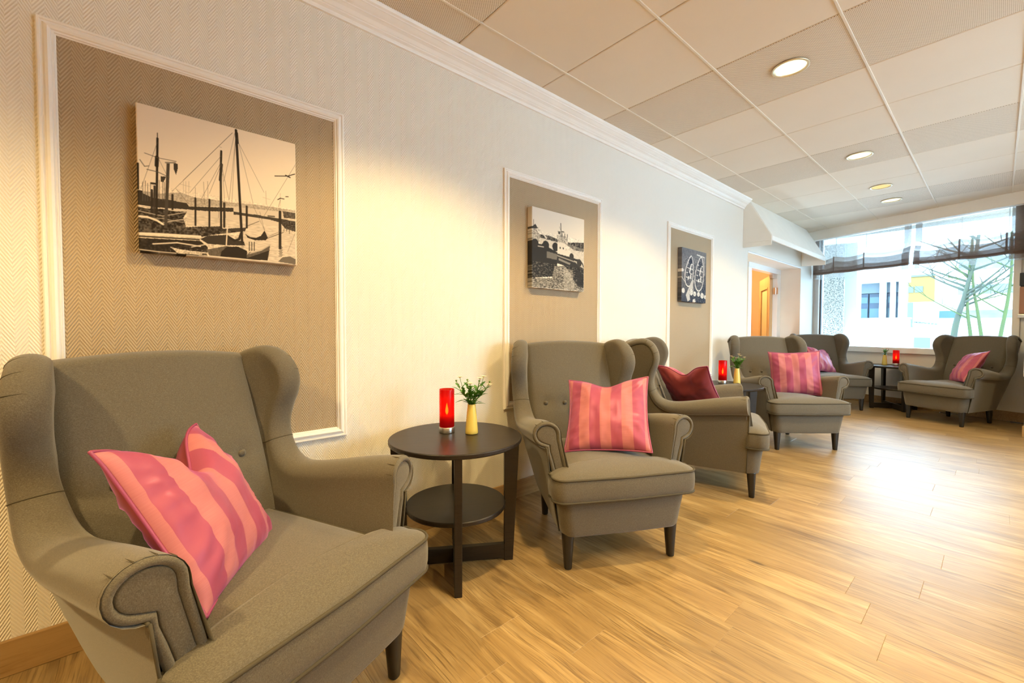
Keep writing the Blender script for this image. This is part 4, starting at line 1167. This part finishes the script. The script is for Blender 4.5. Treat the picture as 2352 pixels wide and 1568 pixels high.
def rowboat_print():
    d = Draw(150, 200, lambda X, Y: 0.34-0.22*np.clip((Y-.25)*1.6+(X-.5)*.5, 0, 1)); d.noise(0, 1, 0, 1, .05, .3, .3)
    def boat(cx, cy, L, W, lean):
        c, s = math.cos(lean), math.sin(lean); out = []
        for k in range(20):
            a = 2*math.pi*k/20; u, v = W*math.sin(a)*(1-.35*math.cos(a)), -L*math.cos(a); out.append((cx+u*c-v*s, cy+u*s+v*c))
        return out
    for cx, cy, L, W, ln in ((.30,.42,.30,.15,.25),(.72,.44,.34,.17,.20)):
        b = boat(cx, cy, L, W, ln); d.poly(b, .22); d.line(b+[b[0]], .022, .85)
        for q in (-.5,-.2,.1,.4):
            d.line([(cx-W*.7-q*L*ln, cy+q*L),(cx+W*.7-q*L*ln, cy+q*L+.02)], .020, .72)
        d.line([(cx-.05,cy+.15),(cx+.06,cy-.12)], .035, .88); d.disc(cx+.02, cy-.18, .05, .06, .10); d.disc(cx-.03, cy+.06, .04, .04, .12); d.disc(cx+.05, cy+.10, .03, .05, .7)
    d.noise(.1, .95, .15, .75, .22, .5, .5)
    d.line([(.60,.08),(.92,.10)], .02, .85); d.line([(.90,.10),(.93,.45)], .015, .75); d.line([(.05,.05),(.12,.16)], .008, .12); d.line([(.40,.12),(.36,.2)], .008, .12)
    d.poly([(.40,.58),(.48,.58),(.36,.95),(.24,1.0),(.16,.88)], .66); d.line([(.42,.60),(.46,.80)], .03, .6)
    d.poly([(.30,.78),(.45,.80),(.62,.82),(.80,.84),(1,.86),(1,1),(.34,1)], .08)
    for x, y, r in ((.38,.82,.07),(.52,.84,.06),(.68,.84,.06),(.84,.86,.07),(.97,.88,.05),(.06,.80,.06),(.50,.985,.06)): d.disc(x, y, r, r*.8, .74)
    d.noise(.28, 1, .76, 1, .25, .5, .5); d.disc(.02, .42, .05, .03, .8); d.line([(0,.55),(.1,.62)], .015, .7)
    return d.I
def canvas(y0, y1, z0, z1, I, ink, paper, label):
    ym = (y0+y1)/2; root = thing('canvas_print', (0.003, ym, z0), 0, label, 'picture', 'canvas prints on the tan panels')
    G().box(0.0, 0.042, y0-ym, y1-ym, 0, z1-z0).build('canvas_wrap', M['canvas_edge'], root, bevel=0.003)
    ny, nx = I.shape; dx = 0.0426
    ys = np.linspace(y0-ym+0.002, y1-ym-0.002, nx); zs = np.linspace(z1-z0-0.002, 0.002, ny)
    YY, ZZ = np.meshgrid(ys, zs); V = np.stack([np.full(YY.size, dx), YY.ravel(), ZZ.ravel()], 1)
    idx = np.arange(nx*ny).reshape(ny, nx); F = np.stack([idx[1:, :-1].ravel(), idx[1:, 1:].ravel(), idx[:-1, 1:].ravel(), idx[:-1, :-1].ravel()], 1)
    # wrap the sides and underside with the edge colours of the print
    me = bpy.data.meshes.new('print')
    def strip(ed, to): pass
    L = V[idx[:, 0]].copy(); L[:, 0] = 0.002; L[:, 1] = y0-ym-0.0008; B = V[idx[-1, :]].copy(); B[:, 0] = 0.002; B[:, 2] = -0.0008
    L1 = V[idx[:, 0]].copy(); L1[:, 1] = y0-ym-0.0008; L1[:, 0] = 0.040; B1 = V[idx[-1, :]].copy(); B1[:, 2] = -0.0008; B1[:, 0] = 0.040
    n0 = len(V); V = np.vstack([V, L1, L, B1, B]); li1 = n0+np.arange(ny); li = li1+ny; bi1 = n0+2*ny+np.arange(nx); bi = bi1+nx
    Fs = [F]
    for a, b in ((idx[:, 0], li1), (li1, li)): Fs.append(np.stack([a[:-1], b[:-1], b[1:], a[1:]], 1))
    for a, b in ((idx[-1, :], bi1), (bi1, bi)): Fs.append(np.stack([a[:-1], b[:-1], b[1:], a[1:]], 1))
    F = np.vstack(Fs)
    me.from_pydata(V.tolist(), [], F.tolist()); me.update()
    g = np.clip(I, 0, 1).ravel(); g = np.concatenate([g, I[:, 0], I[:, 0], I[-1, :], I[-1, :]]); g = np.clip(g, 0, 1)[:, None]
    g = g**1.6
    col = np.array(ink)[None]*(1-g)+np.array(paper)[None]*g
    at = me.color_attributes.new('print', 'FLOAT_COLOR', 'POINT'); at.data.foreach_set('color', np.hstack([col, np.ones((len(col), 1))]).astype(np.float32).ravel())
    me.materials.append(M['print'])
    o = bpy.data.objects.new('print', me); COL.objects.link(o); o.parent = root
    return root
canvas(0.003, 0.506, 1.347, 1.855, ships_print(), (0.020, 0.014, 0.010), (0.86, 0.72, 0.56), 'canvas print of old sailing ships with tall masts in a harbour')
canvas(1.884, 2.399, 1.345, 1.858, tug_print(), (0.022, 0.022, 0.024), (0.86, 0.79, 0.68), 'canvas print of tugboats moored on dark rippled water')
canvas(3.824, 4.324, 1.340, 1.848, rowboat_print(), (0.015, 0.022, 0.045), (0.86, 0.82, 0.76), 'canvas print of two rowing boats seen from above')

# ------------------------------------------------------------------ outside the window
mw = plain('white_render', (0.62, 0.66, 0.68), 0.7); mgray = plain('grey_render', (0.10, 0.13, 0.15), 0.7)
mblue = plain('blue_window_glass', (0.028, 0.080, 0.10), 0.3); mnavy = plain('navy_window_bar', (0.012, 0.035, 0.065), 0.5); myel = plain('yellow_cladding', (0.20, 0.125, 0.025), 0.6)
def m_pebble():
    t = NT('pebble_dash'); v = t.n('TexVoronoi'); t.l(t.obj(), v.inputs['Vector']); v.inputs['Scale'].default_value = 55
    col = t.ramp(t.noise(t.obj(), 60, 3, 0.7), [(0.38, (0.10, 0.13, 0.16)), (0.50, (0.45, 0.49, 0.51)), (0.60, (0.66, 0.68, 0.69))])
    t.pbr(col, 0.8, t.bump(v.outputs['Distance'], 0.6, 0.01)); return t.m
def m_stone():
    t = NT('rubble_stone_band'); c = t.obj(); v = t.n('TexVoronoi'); t.l(t.mapv(c, (2.2, 2.2, 5)), v.inputs['Vector']); v.inputs['Scale'].default_value = 1.0
    t.pbr(t.mix(t.noise(c, 1.5, 3), t.mix(v.outputs['Distance'], (0.02, 0.04, 0.07), (0.09, 0.13, 0.16)), (0.20, 0.24, 0.27)), 0.8); return t.m
def m_bark(name, a, b):
    t = NT(name); t.pbr(t.mix(t.noise(t.mapv(t.obj(), (6, 6, 2)), 2.0, 4), a, b), 0.85); return t.m
struct(G().box(-60, 60, 9.6, 140, -0.35, -0.25).build('ground_outside', plain('pale_paving', (0.60, 0.62, 0.63), 0.8)), 'pale paved yard outside the window')
pier = thing('concrete_pier', (0.08, 9.3, -0.25), 0, 'pebble-dashed concrete pier outside the window', 'pillar')
G().box(-0.45, 0.16, -0.18, 0.30, 0, 3.2).build('pebble_face', m_pebble(), pier); G().box(0.16, 0.32, -0.10, 0.28, 0, 3.2).build('smooth_face', mw, pier)
ov = thing('canopy_slab', (1.5, 9.0, 2.50), 0, 'white canopy slab projecting above the window outside', 'canopy')
G().box(-6, 6, -0.45, 0.85, 0.05, 0.30).build('slab', plain('canopy_white', (0.82, 0.84, 0.86), 0.7), ov); 
# white building with blue windows
bA = thing('white_building', (-3.0, 36, -0.3), 0, 'white building with a blue window band and columns', 'building')
def ba(name, x0, x1, z0, z1, y0, y1, m): return G().box(x0+3.0, x1+3.0, y0, y1, z0+0.3, z1+0.3).build(name, m, bA)
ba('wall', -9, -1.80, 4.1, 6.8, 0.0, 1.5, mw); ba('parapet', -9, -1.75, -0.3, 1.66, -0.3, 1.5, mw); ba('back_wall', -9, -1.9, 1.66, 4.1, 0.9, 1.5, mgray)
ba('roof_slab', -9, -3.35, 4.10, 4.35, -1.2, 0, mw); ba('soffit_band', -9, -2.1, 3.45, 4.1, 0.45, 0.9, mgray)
for x0, x1 in ((-9,-3.76),(-3.70,-3.12),(-2.80,-2.60),(-2.36,-2.22)):
    w = ba('window', x0, x1, 1.70, 3.42, 0.55, 0.62, mnavy)
    for z0, z1 in ((1.75, 2.45), (2.80, 3.20)):
        G().box(x0+3.0+0.03, x1+3.0-0.03, 0.52, 0.56, z0+0.3, z1+0.3).build('pane', mblue, w)
for x0, x1 in ((-3.12,-2.81),(-2.60,-2.36),(-2.20,-1.82)): ba('column', x0, x1, 1.66, 4.1, 0.0, 0.35, mw)
bB = thing('yellow_building', (-3.2, 60, -0.3), 0, 'building with a yellow upper band behind the white one', 'building')
def bb(name, x0, x1, z0, z1, y0, y1, m): return G().box(x0+3.2, x1+3.2, y0, y1, z0+0.3, z1+0.3).build(name, m, bB)
bb('lower_wall', -6, -0.4, -0.3, 3.87, 0, 5, mw); bb('yellow_band', -6, -0.4, 3.87, 6.5, -0.1, 5, myel); bb('upper_wall', -6, -0.4, 6.5, 8.2, 0.1, 5, mw)
bb('grey_ledge', -6, -0.4, 6.45, 6.62, -0.25, 0.1, mgray)  # projecting grey strip along the top of the yellow band
for x0, x1 in ((-4.38,-3.85),(-3.75,-3.15)): bb('window', x0, x1, 4.85, 5.46, -0.16, -0.08, mgray)
bb('gate', -4.38, -3.85, 0.2, 3.8, -0.12, 0.0, mgray)
bC = thing('banded_building', (1.2, 45, -0.3), 0, 'white building with grey stone bands behind the trees', 'building')
def bc(name, x0, x1, z0, z1, y0, y1, m): return G().box(x0-1.2, x1-1.2, y0, y1, z0+0.3, z1+0.3).build(name, m, bC)
bc('wall', -1.22, 9, -0.3, 9, 0, 6, mw)
for z0, z1 in ((5.35,6.2),(3.6,4.25),(1.9,2.45)): bc('stone_band', -0.02, 9, z0, z1, -0.06, 0.0, m_stone())
bc('window', -0.95, -0.1, 1.92, 2.45, -0.05, 0.0, mblue)
lw = thing('garden_wall', (0.2, 20, -0.25), 0, 'low white wall with a lean-to roof in the yard', 'wall')
G().box(-0.45, 0.45, 0, 0.2, 0, 1.40).build('wall', mw, lw); G().box(-0.10, 0.30, -0.03, 0.0, 0.30, 1.05).build('recess_panel', mgray, lw)
for k in range(7): G().box(-0.11+k*0.085, -0.05+k*0.085, -0.12, 0.35, 1.55-0.012*k, 1.60-0.012*k).build('roof_rib', mgray, lw)
G().box(-0.14, 0.50, -0.10, 0.36, 1.46, 1.54).build('roof_board', mw, lw)
hl2 = thing('terrace_wall', (-1.2, 24, -0.25), 0, 'plain white terrace wall below the blue windows', 'wall')
G().box(-4.5, 0.75, 0, 0.3, 0, 1.75).build('wall', mw, hl2); G().box(-4.5, 0.80, -0.06, 0.34, 1.75, 1.82).build('coping', mw, hl2)
green = m_bark('mossy_bark', (0.055, 0.085, 0.014), (0.035, 0.05, 0.02)); grey = m_bark('grey_bark', (0.032, 0.036, 0.040), (0.05, 0.066, 0.03))
def tree(x, y, pts, r0, mat, label, branch=0, seed=1):
    root = thing('bare_tree', (x, y, -0.25), 0, label, 'tree', 'bare trees in the yard'); rr = random.Random(seed)
    path = [Vector(p) for p in catmull(pts, 24)]
    G().tube(path, r0, 10, taper=[1-0.6*k/24 for k in range(25)]).build('trunk', mat, root, True)
    for b in range(branch):
        t = 0.45+0.5*b/max(1, branch); p = path[int(t*24)]; a = rr.uniform(0, 6.28); L = rr.uniform(0.8, 1.7); up = rr.uniform(0.25, 0.9)
        dx = rr.choice((-1, 1))*rr.uniform(0.5, 1)
        q1 = p+Vector((dx*L*0.5, math.sin(a)*L*0.3, up*L*0.45)); q2 = p+Vector((dx*L, math.sin(a)*L*0.6, up*L*1.0))
        bp = [Vector(v) for v in catmull([tuple(p), tuple(q1), tuple(q2)], 8)]; g = G(); g.tube(bp, r0*0.42, 6, taper=[1-0.8*k/8 for k in range(9)])
        for k in (3, 5, 7):
            e = bp[k]+Vector((rr.uniform(-.5,.5), rr.uniform(-.3,.3), rr.uniform(.1,.5))); g.tube([bp[k], (bp[k]+e)/2+Vector((0,0,.03)), e], r0*0.14, 5, taper=[1, .7, .3])
        g.build('branch', mat, root, True)
    return root
tree(1.10, 18, [(0,0,-0.1),(0.04,0,1.1),(0.12,0,1.75),(0.22,0,2.2),(0.30,0,2.7),(0.42,0,3.4),(0.5,0,4.4)], 0.085, grey, 'leaning grey tree with many bare branches outside the window', 15, 3)
tree(1.50, 18, [(0.05,0,-0.1),(-0.02,0,1.1),(-0.10,0,1.9),(-0.10,0,2.8),(-0.04,0,4.2)], 0.05, green, 'thin mossy tree just right of the leaning tree', 3, 5)
tree(1.75, 18, [(0.06,0,-0.1),(-0.06,0,1.1),(-0.16,0,1.9),(-0.26,0,2.7),(-0.30,0,4.2)], 0.05, green, 'thin mossy tree second from the leaning tree', 3, 8)
tree(2.02, 18, [(-0.05,0,-0.1),(0.02,0,1.1),(0.13,0,2.1),(0.18,0,3.0),(0.15,0,4.4)], 0.055, green, 'mossy tree at the right edge of the window', 5, 12)
